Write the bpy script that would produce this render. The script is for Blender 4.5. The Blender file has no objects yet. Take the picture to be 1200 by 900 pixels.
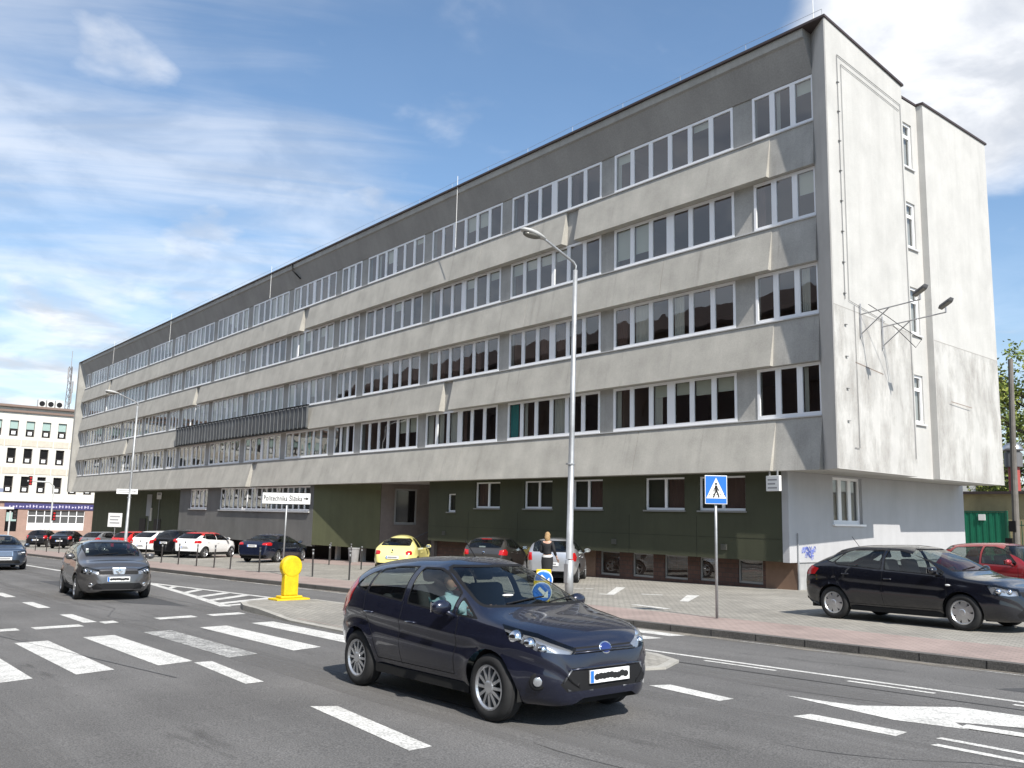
import bpy, bmesh, math, random
from mathutils import Vector, Matrix
random.seed(7)
R = math.radians
C = bpy.context.scene.collection
scene = bpy.context.scene

# ---------------------------------------------------------------- camera
# world: X runs along the street (right = +), Y runs away across the street, camera stands at the origin
CAMZ = 1.92
SL = 0.0205                      # the street climbs gently towards +X
def gz(x): return SL * x         # carriageway level
def wz(x): return SL * x + 0.12  # pavement / car park level
F_PX, PIT, ROL, AZ = 1040.02, 0.14861, 0.02253, -0.89129
def cam_axes():
    # camera space (photo): x right, y forward, z up, first roll then pitch then turn to the street axes
    def tow(x, y, z):
        c, s = math.cos(ROL), math.sin(ROL)
        x, z = c * x - s * z, s * x + c * z
        c, s = math.cos(PIT), math.sin(PIT)
        y, z = c * y - s * z, s * y + c * z
        ca, sa = math.cos(AZ), math.sin(AZ)
        return Vector((x * ca + y * sa, -x * sa + y * ca, z))
    return tow(1, 0, 0), tow(0, 0, 1), tow(0, -1, 0)
cd = bpy.data.cameras.new('camera'); cam = bpy.data.objects.new('camera', cd); C.objects.link(cam)
cd.sensor_fit = 'HORIZONTAL'; cd.sensor_width = 36.0; cd.lens = 36.0 * F_PX / 1200.0
cd.clip_start = 0.05; cd.clip_end = 3000
ax, ay, az = cam_axes()
M = Matrix((ax, ay, az)).transposed().to_4x4(); M.translation = Vector((0, 0, CAMZ))
cam.matrix_world = M
scene.camera = cam

# ---------------------------------------------------------------- light
SUN = Vector((1.0, -0.24, 1.08)).normalized()
ld = bpy.data.lights.new('sun', 'SUN'); ld.energy = 5.0; ld.angle = R(0.53); ld.color = (1.0, 0.95, 0.87)
sun = bpy.data.objects.new('sun', ld); C.objects.link(sun)
sun.rotation_euler = SUN.to_track_quat('Z', 'Y').to_euler()
sun.location = (20, -10, 40)

w = bpy.data.worlds.new('World'); scene.world = w; w.use_nodes = True
nt = w.node_tree; nt.nodes.clear(); N = nt.nodes.new; L = nt.links.new
sky = N('ShaderNodeTexSky'); sky.sky_type = 'NISHITA'; sky.sun_disc = False
sky.sun_elevation = math.asin(SUN.z); sky.sun_rotation = math.atan2(SUN.x, SUN.y)
sky.air_density = 1.0; sky.dust_density = 1.0; sky.ozone_density = 1.2
tc = N('ShaderNodeTexCoord')
sep = N('ShaderNodeSeparateXYZ'); L(tc.outputs['Generated'], sep.inputs[0])
def mth(op, a, b=None, c=None, clamp=False):
    n = N('ShaderNodeMath'); n.operation = op; n.use_clamp = clamp
    for i, v in enumerate((a, b, c)):
        if v is None: continue
        if isinstance(v, (int, float)): n.inputs[i].default_value = v
        else: L(v, n.inputs[i])
    return n.outputs[0]
den = mth('ADD', mth('MAXIMUM', sep.outputs[2], 0.0), 0.12)
comb = N('ShaderNodeCombineXYZ')
L(mth('DIVIDE', sep.outputs[0], den), comb.inputs[0]); L(mth('DIVIDE', sep.outputs[1], den), comb.inputs[1])
def noise(scale, detail, rough, vec, dist=0.0):
    n = N('ShaderNodeTexNoise'); n.inputs['Scale'].default_value = scale; n.inputs['Detail'].default_value = detail
    n.inputs['Roughness'].default_value = rough; n.inputs['Distortion'].default_value = dist
    L(vec, n.inputs['Vector']); return n.outputs['Fac']
def lobe(d, width):                     # soft weather region round a sky direction
    v = N('ShaderNodeVectorMath'); v.operation = 'DOT_PRODUCT'
    L(tc.outputs['Generated'], v.inputs[0]); v.inputs[1].default_value = Vector(d).normalized()
    m = N('ShaderNodeMapRange'); m.interpolation_type = 'SMOOTHSTEP'
    m.inputs[1].default_value = math.cos(R(width)); m.inputs[2].default_value = math.cos(R(width * .35))
    L(v.outputs['Value'], m.inputs[0]); return m.outputs[0]
def sstep(v, a, b):
    m = N('ShaderNodeMapRange'); m.interpolation_type = 'SMOOTHSTEP'
    m.inputs[1].default_value = a; m.inputs[2].default_value = b; L(v, m.inputs[0]); return m.outputs[0]
# heaped cloud towards the right of the view
n1 = noise(2.2, 8, 0.52, comb.outputs[0], 0.25)
reg = mth('MAXIMUM', mth('MAXIMUM', lobe((-.372, .804, .464), 9.5), lobe((-.305, .823, .455), 9.5)), mth('MAXIMUM', lobe((-.32, .835, .405), 7.5), mth('MULTIPLY', lobe((-.2, .87, .40), 11), .6)))
reg = mth('ADD', reg, mth('MULTIPLY', lobe((.3, .6, .6), 40), .5))
reg = mth('ADD', reg, mth('MULTIPLY', lobe((-.972, .19, .14), 8), .62))
heap = sstep(mth('ADD', n1, mth('MULTIPLY', reg, .46)), .62, 1.0)
# small soft puffs on the left
n2 = noise(4.6, 6, 0.5, comb.outputs[0], 0.15)
pl = mth('MAXIMUM', mth('MAXIMUM', lobe((-.882, .205, .424), 3.6), lobe((-.87, .24, .425), 2.4)), mth('MAXIMUM', lobe((-.915, .30, .255), 4.0), lobe((-.80, .475, .345), 2.6)))
pl = mth('MAXIMUM', pl, mth('MAXIMUM', lobe((-.945, .245, .215), 4.5), lobe((-.90, .315, .29), 3.0)))
puff = mth('MULTIPLY', sstep(mth('ADD', n2, mth('MULTIPLY', pl, .16)), .56, .86), .55)
# drawn-out cirrus veil, soft
rot = N('ShaderNodeVectorRotate'); rot.rotation_type = 'Z_AXIS'; rot.inputs['Angle'].default_value = R(-64); L(comb.outputs[0], rot.inputs['Vector'])
mp = N('ShaderNodeMapping'); mp.inputs['Scale'].default_value = (.36, 2.1, 1); L(rot.outputs[0], mp.inputs['Vector'])
n3 = noise(1.7, 8, 0.56, mp.outputs[0], 0.8)
cl = mth('ADD', mth('MULTIPLY', lobe((-.89, .23, .38), 19), .17), mth('MULTIPLY', lobe((-.93, .25, .25), 22), .12))
cirr = mth('MULTIPLY', sstep(mth('ADD', n3, cl), .54, .96), .50)
cov = mth('ADD', mth('MAXIMUM', mth('MAXIMUM', heap, puff), cirr), 0.0, clamp=True)
cov = mth('ADD', cov, mth('MULTIPLY', mth('MULTIPLY', lobe((-.62, -.72, .34), 62), .62), mth('SUBTRACT', 1.0, cov)), clamp=True)   # unseen cloud veil added behind the viewer to grey the upper window reflections
hz = mth('ADD', mth('MULTIPLY', sstep(mth('SUBTRACT', 1.0, sep.outputs[2]), 0.66, 1.0), .45), .02)   # whiter air low down
cov = mth('ADD', cov, mth('MULTIPLY', hz, mth('SUBTRACT', 1.0, cov)), clamp=True)
tint = N('ShaderNodeMix'); tint.data_type = 'RGBA'; tint.blend_type = 'MULTIPLY'; tint.inputs[0].default_value = 1; L(sky.outputs[0], tint.inputs[6]); tint.inputs[7].default_value = (.84, .97, 1.03, 1)
mix = N('ShaderNodeMix'); mix.data_type = 'RGBA'; L(cov, mix.inputs[0]); L(tint.outputs[2], mix.inputs[6])
cshade = N('ShaderNodeMix'); cshade.data_type = 'RGBA'; cshade.inputs[6].default_value = (3.9, 4.15, 4.6, 1); cshade.inputs[7].default_value = (6.2, 6.3, 6.5, 1)
off = N('ShaderNodeVectorMath'); off.operation = 'ADD'; L(comb.outputs[0], off.inputs[0]); off.inputs[1].default_value = (.05, -.04, 0)
L(sstep(noise(3.1, 7, .55, off.outputs[0], .3), .36, .60), cshade.inputs[0]); L(cshade.outputs[2], mix.inputs[7])
bg = N('ShaderNodeBackground'); bg.inputs['Strength'].default_value = 0.136; L(mix.outputs[2], bg.inputs['Color'])
out = N('ShaderNodeOutputWorld'); L(bg.outputs[0], out.inputs[0])

vs = scene.view_settings; vs.view_transform = 'Standard'; vs.look = 'None'; vs.gamma = 1; vs.exposure = 0.40
try: vs.use_curve_mapping = False
except Exception: pass
scene.cycles.max_bounces = 8; scene.cycles.transparent_max_bounces = 16
scene.cycles.use_denoising = True

# ---------------------------------------------------------------- materials
MATS = {}
def mat(name, col, rough=.6, metal=0.0, var=.0, vscale=3.0, streak=0.0, bump=0.0, bscale=40.0, spec=None, coat=0.0, speck=0.0, sscale=120.0, along=0.0, drip=0.0, yk=1.0):
    if name in MATS: return MATS[name]
    m = bpy.data.materials.new(name); m.use_nodes = True; t = m.node_tree
    b = t.nodes['Principled BSDF']; b.inputs['Base Color'].default_value = (*col, 1)
    b.inputs['Roughness'].default_value = rough; b.inputs['Metallic'].default_value = metal
    if spec is not None: b.inputs['Specular IOR Level'].default_value = spec
    if coat: b.inputs['Coat Weight'].default_value = coat; b.inputs['Coat Roughness'].default_value = .03
    nd, lk = t.nodes.new, t.links.new
    if var or streak or bump or speck or along or drip:
        g = nd('ShaderNodeNewGeometry')
        pos = g.outputs['Position']; cur = None
        def nz(scale, sc3=None, det=6, ro=.6):
            v = pos
            if sc3:
                mm = nd('ShaderNodeMapping'); mm.inputs['Scale'].default_value = sc3; lk(pos, mm.inputs[0]); v = mm.outputs[0]
            n = nd('ShaderNodeTexNoise'); n.inputs['Scale'].default_value = scale; n.inputs['Detail'].default_value = det
            n.inputs['Roughness'].default_value = ro; lk(v, n.inputs['Vector']); return n.outputs['Fac']
        def darken(fac, amt, lo=.32, hi=.68, tint=None):
            nonlocal cur
            r = nd('ShaderNodeMapRange'); r.inputs[1].default_value = lo; r.inputs[2].default_value = hi
            r.inputs[3].default_value = 1 - amt; r.inputs[4].default_value = 1 + amt * .6; lk(fac, r.inputs[0])
            mx = nd('ShaderNodeMix'); mx.data_type = 'RGBA'; mx.blend_type = 'MULTIPLY'; mx.inputs[0].default_value = 1
            if cur is None: mx.inputs[6].default_value = (*col, 1)
            else: lk(cur, mx.inputs[6])
            lk(r.outputs[0], mx.inputs[7]); cur = mx.outputs[2]
        if var: darken(nz(vscale), var)
        if streak: darken(nz(1.0, (2.2, 2.2 * yk, .16), 5, .65), streak)
        if drip: darken(nz(1.0, (3.1, 3.1 * yk, .22), 4, .6), -drip, .60, .78)
        if along: darken(nz(1.0, (.06, 1.3, 1.0), 4, .6), along)
        if speck: darken(nz(sscale, None, 2, .5), speck, .35, .65)
        if cur is not None: lk(cur, b.inputs['Base Color'])
        if bump:
            bp = nd('ShaderNodeBump'); bp.inputs['Strength'].default_value = bump; bp.inputs['Distance'].default_value = .02
            lk(nz(bscale, None, 4, .6), bp.inputs['Height']); lk(bp.outputs[0], b.inputs['Normal'])
    MATS[name] = m; return m
def paver(name, c1, c2, mortar, bw, bh, var=.25, rotz=0.0, msize=.012, rough=.85):
    if name in MATS: return MATS[name]
    m = bpy.data.materials.new(name); m.use_nodes = True; t = m.node_tree; b = t.nodes['Principled BSDF']; b.inputs['Roughness'].default_value = rough
    nd, lk = t.nodes.new, t.links.new
    g = nd('ShaderNodeNewGeometry'); v = g.outputs['Position']
    if isinstance(rotz, str):   # upright brickwork: run the pattern over x+y and z
        s = nd('ShaderNodeSeparateXYZ'); lk(v, s.inputs[0]); a = nd('ShaderNodeMath'); lk(s.outputs[0], a.inputs[0]); lk(s.outputs[1], a.inputs[1])
        c = nd('ShaderNodeCombineXYZ'); lk(a.outputs[0], c.inputs[0]); lk(s.outputs[2], c.inputs[1]); v = c.outputs[0]
    elif rotz:
        r = nd('ShaderNodeVectorRotate'); r.rotation_type = 'Z_AXIS'; r.inputs['Angle'].default_value = rotz; lk(v, r.inputs['Vector']); v = r.outputs[0]
    br = nd('ShaderNodeTexBrick'); lk(v, br.inputs['Vector']); br.inputs['Scale'].default_value = 1
    br.inputs['Brick Width'].default_value = bw; br.inputs['Row Height'].default_value = bh; br.inputs['Mortar Size'].default_value = msize
    br.inputs['Color1'].default_value = (*c1, 1); br.inputs['Color2'].default_value = (*c2, 1); br.inputs['Mortar'].default_value = (*mortar, 1)
    n = nd('ShaderNodeTexNoise'); n.inputs['Scale'].default_value = .7; n.inputs['Detail'].default_value = 9; n.inputs['Roughness'].default_value = .7; lk(g.outputs['Position'], n.inputs['Vector'])
    rr = nd('ShaderNodeMapRange'); rr.inputs[1].default_value = .3; rr.inputs[2].default_value = .7; rr.inputs[3].default_value = 1 - var; rr.inputs[4].default_value = 1 + var * .6; lk(n.outputs['Fac'], rr.inputs[0])
    mx = nd('ShaderNodeMix'); mx.data_type = 'RGBA'; mx.blend_type = 'MULTIPLY'; mx.inputs[0].default_value = 1; lk(br.outputs['Color'], mx.inputs[6]); lk(rr.outputs[0], mx.inputs[7])
    lk(mx.outputs[2], b.inputs['Base Color'])
    bp = nd('ShaderNodeBump'); bp.inputs['Strength'].default_value = .4; bp.inputs['Distance'].default_value = .008; bp.invert = True
    lk(br.outputs['Fac'], bp.inputs['Height']); lk(bp.outputs[0], b.inputs['Normal'])
    MATS[name] = m; return m
def glass(name, tint, refl_rough=.0, trans=.5, body=(.01, .011, .012), f0=.06):
    """thin pane: part see-through, part dark, mirror share rising at grazing angles"""
    if name in MATS: return MATS[name]
    m = bpy.data.materials.new(name); m.use_nodes = True; t = m.node_tree; t.nodes.clear(); nd, lk = t.nodes.new, t.links.new
    tr = nd('ShaderNodeBsdfTransparent'); tr.inputs[0].default_value = (*tint, 1)
    df = nd('ShaderNodeBsdfDiffuse'); df.inputs[0].default_value = (*body, 1)
    m1 = nd('ShaderNodeMixShader'); m1.inputs[0].default_value = trans; lk(df.outputs[0], m1.inputs[1]); lk(tr.outputs[0], m1.inputs[2])
    gl = nd('ShaderNodeBsdfGlossy'); gl.inputs['Roughness'].default_value = refl_rough
    lw = nd('ShaderNodeLayerWeight'); lw.inputs[0].default_value = .5
    fr = nd('ShaderNodeMath'); fr.operation = 'POWER'; fr.inputs[1].default_value = 4.5; lk(lw.outputs['Facing'], fr.inputs[0])
    # bend the panes a touch so that mirrored outlines waver as in real glazing
    g = nd('ShaderNodeNewGeometry'); n = nd('ShaderNodeTexNoise'); n.inputs['Scale'].default_value = .9; n.inputs['Detail'].default_value = 1; lk(g.outputs['Position'], n.inputs['Vector'])
    bp = nd('ShaderNodeBump'); bp.inputs['Strength'].default_value = .06; bp.inputs['Distance'].default_value = .1; lk(n.outputs['Fac'], bp.inputs['Height'])
    lk(bp.outputs[0], gl.inputs['Normal'])
    mr = nd('ShaderNodeMapRange'); mr.inputs[1].default_value = 0; mr.inputs[2].default_value = 1; mr.inputs[3].default_value = f0; mr.inputs[4].default_value = 1; lk(fr.outputs[0], mr.inputs[0])
    m2 = nd('ShaderNodeMixShader'); lk(mr.outputs[0], m2.inputs[0]); lk(m1.outputs[0], m2.inputs[1]); lk(gl.outputs[0], m2.inputs[2])
    o = nd('ShaderNodeOutputMaterial'); lk(m2.outputs[0], o.inputs[0]); MATS[name] = m; return m

asphalt = mat('asphalt', (.152, .147, .142), .88, var=.18, vscale=.4, along=.15, speck=.42, sscale=62, bump=.7, bscale=90)
paint_road = mat('road_paint', (.60, .59, .56), .75, var=.22, vscale=3.5, speck=.36, sscale=38)
paint_worn = mat('worn_road_paint', (.36, .355, .34), .8, var=.5, vscale=5, speck=.5, sscale=30)
kerb_m = mat('kerb_concrete', (.115, .108, .10), .9, var=.28, vscale=1.3, speck=.3, sscale=60, bump=.3)
kerb_pale = mat('pale_kerb', (.36, .345, .31), .9, var=.2, vscale=3, speck=.2)
pav_grey = paver('grey_paving', (.335, .315, .275), (.275, .26, .23), (.165, .155, .135), .2, .1, .3)
pav_red = paver('red_paving', (.35, .27, .24), (.31, .24, .215), (.235, .19, .17), .2, .1, .25)
conc = mat('spandrel_concrete', (.352, .338, .305), .92, yk=.06, var=.16, vscale=.8, streak=.06, drip=.16, bump=.25, bscale=30, speck=.07, sscale=25)
conc_dk = mat('grey_concrete', (.345, .335, .312), .92, yk=.06, var=.16, vscale=.9, streak=.08, drip=.16, bump=.25, bscale=30, speck=.08, sscale=25)
fascia_m = mat('fascia_render', (.32, .312, .296), .92, yk=.06, var=.14, vscale=.4, streak=.05, speck=.08, sscale=20)
endw = mat('end_wall_render', (.445, .437, .418), .9, var=.10, vscale=.8, streak=.05, drip=.08, bump=.2, bscale=25, speck=.04, sscale=30)
flank_m = mat('flank_render', (.46, .45, .43), .9, var=.10, vscale=.6, streak=.06, bump=.2, bscale=25, drip=.08)
endlow = mat('lower_end_wall_paint', (.42, .42, .43), .85, var=.08, vscale=.6, streak=.05, bump=.15)
green_m = mat('green_render', (.058, .062, .036), .9, var=.14, vscale=.5, streak=.08, bump=.15)
green_lt = mat('olive_render', (.115, .122, .062), .9, var=.14, vscale=.5, streak=.08)
grey_wall = mat('grey_render', (.17, .168, .16), .9, var=.2, vscale=.5, streak=.06)
brick_m = paver('brown_brick', (.115, .06, .045), (.085, .045, .035), (.06, .045, .04), .26, .16, .2, 'up')
brick_plain = mat('brown_plinth', (.20, .125, .085), .9, var=.2, vscale=1.2, streak=.1)
pvc = mat('white_window_pvc', (.86, .86, .87), .35)
sill_m = mat('sill_sheet', (.52, .52, .52), .5)
flash = mat('roof_flashing', (.05, .036, .036), .6)
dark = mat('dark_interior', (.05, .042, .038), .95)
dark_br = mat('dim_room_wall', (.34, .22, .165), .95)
black = mat('black_plastic', (.012, .012, .013), .65, spec=.2)
rubber = mat('tyre_rubber', (.018, .018, .019), .85, var=.2, vscale=12)
steel = mat('galvanised_steel', (.42, .43, .44), .5, .55, var=.2, vscale=3, streak=.25)
post_m = mat('post_grey_paint', (.20, .205, .21), .6, .3)
alu = mat('alloy_rim', (.55, .56, .58), .32, .85)
chrome = mat('chrome', (.8, .8, .82), .08, 1.0)
pane_g = glass('window_glass', (.86, .88, .86), .0, .92, (.012, .012, .013), .17)
car_g = glass('car_glass', (.66, .72, .70), .0, .80, (.008, .009, .01), .07)
car_clear = glass('clear_car_glass', (.74, .80, .78), .0, .88, (.008, .009, .01), .06)
car_gdk = glass('tinted_car_glass', (.40, .42, .44), .0, .6, (.006, .006, .007), .07)
white_p = mat('white_plate', (.78, .78, .77), .5)
blue_p = mat('sign_blue', (.02, .16, .62), .4)
black_p = mat('sign_black', (.012, .012, .012), .5)
reflect_m = mat('reflector_bowl', (.80, .81, .83), .12, 1.0)
yellow_p = mat('bollard_yellow', (.72, .50, .006), .5, var=.16, vscale=5, streak=.10, speck=.08, sscale=30)
redlight = mat('tail_light_red', (.42, .012, .014), .12, coat=.6)
lampglass = mat('headlamp', (.50, .51, .53), .22, .75)
lens_g = glass('lamp_lens', (.94, .95, .96), .0, .95, (.02, .02, .02), .05)
amber = mat('amber_lens', (.75, .25, .02), .25)
blind_m = mat('roller_blind', (.62, .62, .52), .85)
curt_t = mat('teal_curtain', (.05, .30, .29), .9)
curt_w = mat('pale_curtain', (.58, .56, .50), .9)
curt_b = mat('brown_curtain', (.13, .075, .058), .9)
louv = mat('dark_louvre', (.11, .116, .122), .6, .1, var=.2, vscale=2, streak=.2)

# ---------------------------------------------------------------- mesh helpers
def link(name, me, m=None, parent=None):
    o = bpy.data.objects.new(name, me); C.objects.link(o)
    if m is not None:
        for x in (m if isinstance(m, (list, tuple)) else [m]): me.materials.append(x)
    if parent is not None: o.parent = parent
    return o
def obj(name, bm, m, parent=None, smooth=False, recalc=True):
    if recalc: bmesh.ops.recalc_face_normals(bm, faces=bm.faces)
    me = bpy.data.meshes.new(name); bm.to_mesh(me); bm.free()
    if smooth:
        for p in me.polygons: p.use_smooth = True
    return link(name, me, m, parent)
def tag(o, label=None, cat=None, group=None, kind=None):
    if label: o['label'] = label
    if cat: o['category'] = cat
    if group: o['group'] = group
    if kind: o['kind'] = kind
    return o
def thing(name, label, cat, loc=(0, 0, 0), rz=0.0, group=None):
    o = bpy.data.objects.new(name, None); C.objects.link(o); o.location = loc; o.rotation_euler = (0, 0, rz); o.empty_display_size = .3
    return tag(o, label, cat, group)
def copy_tree(o, parent=None):
    c = o.copy(); C.objects.link(c)
    if parent is not None: c.parent = parent
    for ch in list(o.children): copy_tree(ch, c)
    return c
def quad(bm, *ps):
    return bm.faces.new([bm.verts.new(p) for p in ps])
def box(bm, x0, x1, y0, y1, z0, z1, f=None, bev=0.0):
    if f is None: f = lambda x, y, z: (x, y, z)
    v = [bm.verts.new(f(x, y, z)) for z in (z0, z1) for y in (y0, y1) for x in (x0, x1)]
    fs = [bm.faces.new([v[i] for i in q]) for q in ((0, 1, 3, 2), (4, 6, 7, 5), (0, 4, 5, 1), (2, 3, 7, 6), (0, 2, 6, 4), (1, 5, 7, 3))]
    if bev:
        es = list({e for q in fs for e in q.edges})
        bmesh.ops.bevel(bm, geom=es, offset=bev, segments=2, affect='EDGES', profile=.5)
def prism(bm, pts, z0, z1, f=None):
    """vertical prism over a plan polygon; z0/z1 number or function of (x,y)"""
    za = z0 if callable(z0) else (lambda x, y: z0); zb = z1 if callable(z1) else (lambda x, y: z1)
    a = [bm.verts.new((x, y, za(x, y))) for x, y in pts]; b = [bm.verts.new((x, y, zb(x, y))) for x, y in pts]
    bm.faces.new(a[::-1]); bm.faces.new(b); n = len(pts)
    for i in range(n): bm.faces.new((a[i], a[(i + 1) % n], b[(i + 1) % n], b[i]))
def tube(bm, pts, r, n=10, caps=True):
    rs = r if isinstance(r, (list, tuple)) else [r] * len(pts)
    pts = [Vector(p) for p in pts]; rings = []
    up = Vector((0, 0, 1))
    for i, p in enumerate(pts):
        d = (pts[min(i + 1, len(pts) - 1)] - pts[max(i - 1, 0)]).normalized()
        s = d.cross(up)
        if s.length < 1e-3: s = d.cross(Vector((1, 0, 0)))
        s.normalize(); t = s.cross(d)
        if rings and False: pass
        rings.append([bm.verts.new(p + (s * math.cos(2 * math.pi * k / n) + t * math.sin(2 * math.pi * k / n)) * rs[i]) for k in range(n)])
    for a, b in zip(rings, rings[1:]):
        for k in range(n): bm.faces.new((a[k], a[(k + 1) % n], b[(k + 1) % n], b[k]))
    if caps: bm.faces.new(rings[0][::-1]); bm.faces.new(rings[-1])
def lathe(bm, prof, n=24, axis='z', at=(0, 0, 0), closed=False):
    rings = []
    for r, h in prof:
        ring = []
        for k in range(n):
            a = 2 * math.pi * k / n; c, s = r * math.cos(a), r * math.sin(a)
            p = (c, s, h) if axis == 'z' else ((c, h, s) if axis == 'y' else (h, c, s))
            ring.append(bm.verts.new((p[0] + at[0], p[1] + at[1], p[2] + at[2])))
        rings.append(ring)
    pr = list(zip(rings, rings[1:])) + ([(rings[-1], rings[0])] if closed else [])
    for a, b in pr:
        for k in range(n): bm.faces.new((a[k], a[(k + 1) % n], b[(k + 1) % n], b[k]))
    if not closed:
        if prof[0][0] > 1e-4: bm.faces.new(rings[0][::-1])
        if prof[-1][0] > 1e-4: bm.faces.new(rings[-1])
def ellipsoid(bm, c, r, nu=14, nv=9):
    ret = bmesh.ops.create_uvsphere(bm, u_segments=nu, v_segments=nv, radius=1)
    for v in ret['verts']: v.co = Vector((v.co.x * r[0] + c[0], v.co.y * r[1] + c[1], v.co.z * r[2] + c[2]))
class Wall:
    """local frame along a wall: u along, z up, d outward"""
    def __init__(s, p0, p1):
        s.p = Vector((p0[0], p0[1])); e = Vector((p1[0], p1[1])) - s.p; s.len = e.length; s.d = e.normalized(); s.n = Vector((s.d.y, -s.d.x))
    def __call__(s, u, d, z):
        q = s.p + s.d * u + s.n * d; return (q.x, q.y, z)
def wall_mesh(W, u0, u1, z0, z1, thick, ops):
    """slab with real openings; z0 may be a function of u"""
    bm = bmesh.new(); zf = z0 if callable(z0) else (lambda u: z0)
    us = sorted({u0, u1, *[a for o in ops for a in o[:2]]}); zs = sorted({*[a for o in ops for a in o[2:]]} - {z1})
    def zz(i, u): return zf(u) if i == 0 else lev[i]
    lev = [None] + zs + [z1]
    for a, b in zip(us, us[1:]):
        for i in range(len(lev) - 1):
            um = (a + b) / 2; zm = (zz(i, um) + lev[i + 1]) / 2
            if any(o[0] < um < o[1] and o[2] < zm < o[3] for o in ops): continue
            quad(bm, W(a, 0, zz(i, a)), W(b, 0, zz(i, b)), W(b, 0, lev[i + 1]), W(a, 0, lev[i + 1]))
    for (a, b, c, d) in ops:
        quad(bm, W(a, 0, c), W(b, 0, c), W(b, -thick, c), W(a, -thick, c)); quad(bm, W(a, 0, d), W(a, -thick, d), W(b, -thick, d), W(b, 0, d))
        quad(bm, W(a, 0, c), W(a, -thick, c), W(a, -thick, d), W(a, 0, d)); quad(bm, W(b, 0, c), W(b, 0, d), W(b, -thick, d), W(b, -thick, c))
    for u in (u0, u1): quad(bm, W(u, 0, zf(u)), W(u, -thick, zf(u)), W(u, -thick, z1), W(u, 0, z1))
    quad(bm, W(u0, 0, z1), W(u1, 0, z1), W(u1, -thick, z1), W(u0, -thick, z1)); quad(bm, W(u0, 0, zf(u0)), W(u0, -thick, zf(u0)), W(u1, -thick, zf(u1)), W(u1, 0, zf(u1)))
    quad(bm, W(u0, -thick, zf(u0)), W(u0, -thick, z1), W(u1, -thick, z1), W(u1, -thick, zf(u1)))
    bmesh.ops.remove_doubles(bm, verts=bm.verts, dist=1e-5)
    return bm
def text_mesh(s, size, depth=.004, spacing=1.0):
    cu = bpy.data.curves.new('lettering', 'FONT'); cu.body = s; cu.size = size; cu.extrude = depth; cu.align_x = 'CENTER'; cu.align_y = 'CENTER'; cu.space_character = spacing; cu.offset = size * .012
    o = bpy.data.objects.new('lettering', cu); C.objects.link(o)
    bpy.context.view_layer.update()
    me = bpy.data.meshes.new_from_object(o.evaluated_get(bpy.context.evaluated_depsgraph_get()))
    bpy.data.objects.remove(o); bpy.data.curves.remove(cu); return me

# ================================================================ THE GROUND
def sheet(name, poly, zf, m, dz=0.0, kind='structure'):
    bm = bmesh.new(); bm.faces.new([bm.verts.new((x, y, zf(x) + dz)) for x, y in poly])
    bmesh.ops.recalc_face_normals(bm, faces=bm.faces)
    if bm.faces[:] and bm.faces[:][0].normal.z < 0: bmesh.ops.reverse_faces(bm, faces=bm.faces)
    return tag(obj(name, bm, m, recalc=False), kind=kind)
def slab(name, poly, m, h=.12, kind='structure'):
    bm = bmesh.new(); prism(bm, poly, lambda x, y: gz(x) - .15, lambda x, y: gz(x) + h); return tag(obj(name, bm, m), kind=kind)
sheet('road', [(-420, -300), (320, -300), (320, 420), (-420, 420)], gz, asphalt)
KL = [(-116, 13.0), (-60, 13.2), (-41, 13.36), (-33, 13.45), (-28, 13.72), (-24, 13.86), (60, 13.86)]
slab('kerb', [(x, y) for x, y in KL] + [(x, y + .17) for x, y in KL[::-1]], kerb_m, .125)
slab('pavement', [(x, y + .174) for x, y in KL] + [(60, 16.0), (-116, 16.0)], pav_red, .12)
slab('car_park', [(-116, 16.004), (60, 16.004), (60, 160), (-116, 160)], pav_grey, .12)
slab('pavement', [(-200, -40), (60, -40), (60, .3), (-200, .3)], pav_grey, .12)
slab('pavement', [(-220, -60), (-134, -60), (-134, 200), (-220, 200)], pav_grey, .12)
sheet('paved_area', [(-60, 22.6), (-41.5, 22.6), (-39.5, 25.0), (-38.5, 30), (-60, 30)], wz, pav_red, .004)
# kerb joints are narrow gaps shown as darker grooves on the kerb face
bm = bmesh.new()
for i in range(60):
    x = -34 + i * 1.0; y = 13.86 if x > -24 else 13.86 - (-24 - x) * .035
    box(bm, x - .006, x + .006, y - .003, y + .02, gz(x) + .01, gz(x) + .124)
tag(obj('kerb_joint', bm, black), kind='structure')
# traffic island
IS = [(-22.3, 10.1), (-22.2, 9.5), (-21.7, 9.05), (-20.9, 8.78), (-19.8, 8.66), (-17.8, 8.5), (-15, 8.45), (-11, 8.55), (-9.7, 8.75), (-9.0, 9.3), (-8.75, 10.0), (-9.1, 10.7), (-9.8, 11.0), (-11.5, 11.1), (-20, 11.1), (-21.6, 11.05), (-22.1, 10.7)]
def inset(poly, d):
    cx = sum(p[0] for p in poly) / len(poly); cy = sum(p[1] for p in poly) / len(poly); o = []
    n = len(poly)
    for i in range(n):
        a, b, c = Vector(poly[i - 1]), Vector(poly[i]), Vector(poly[(i + 1) % n])
        n1 = Vector((-(b - a).y, (b - a).x)).normalized(); n2 = Vector((-(c - b).y, (c - b).x)).normalized(); q = (n1 + n2).normalized()
        o.append(tuple(b + q * d))
    return o
ISL = lambda x: gz(x) + (.125 if x < -19.3 else .125 - (x + 19.3) * .1 if x < -18.4 else .035)
bm = bmesh.new(); a = [bm.verts.new((x, y, gz(x) - .1)) for x, y in IS]; b = [bm.verts.new((x, y, ISL(x))) for x, y in IS]
ii = inset(IS, .14); c = [bm.verts.new((x, y, ISL(x) + .003)) for x, y in ii]; n = len(IS)
for i in range(n):
    j = (i + 1) % n; bm.faces.new((a[i], a[j], b[j], b[i])); bm.faces.new((b[i], b[j], c[j], c[i]))
tag(obj('island_kerb', bm, kerb_pale), kind='structure')
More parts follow.
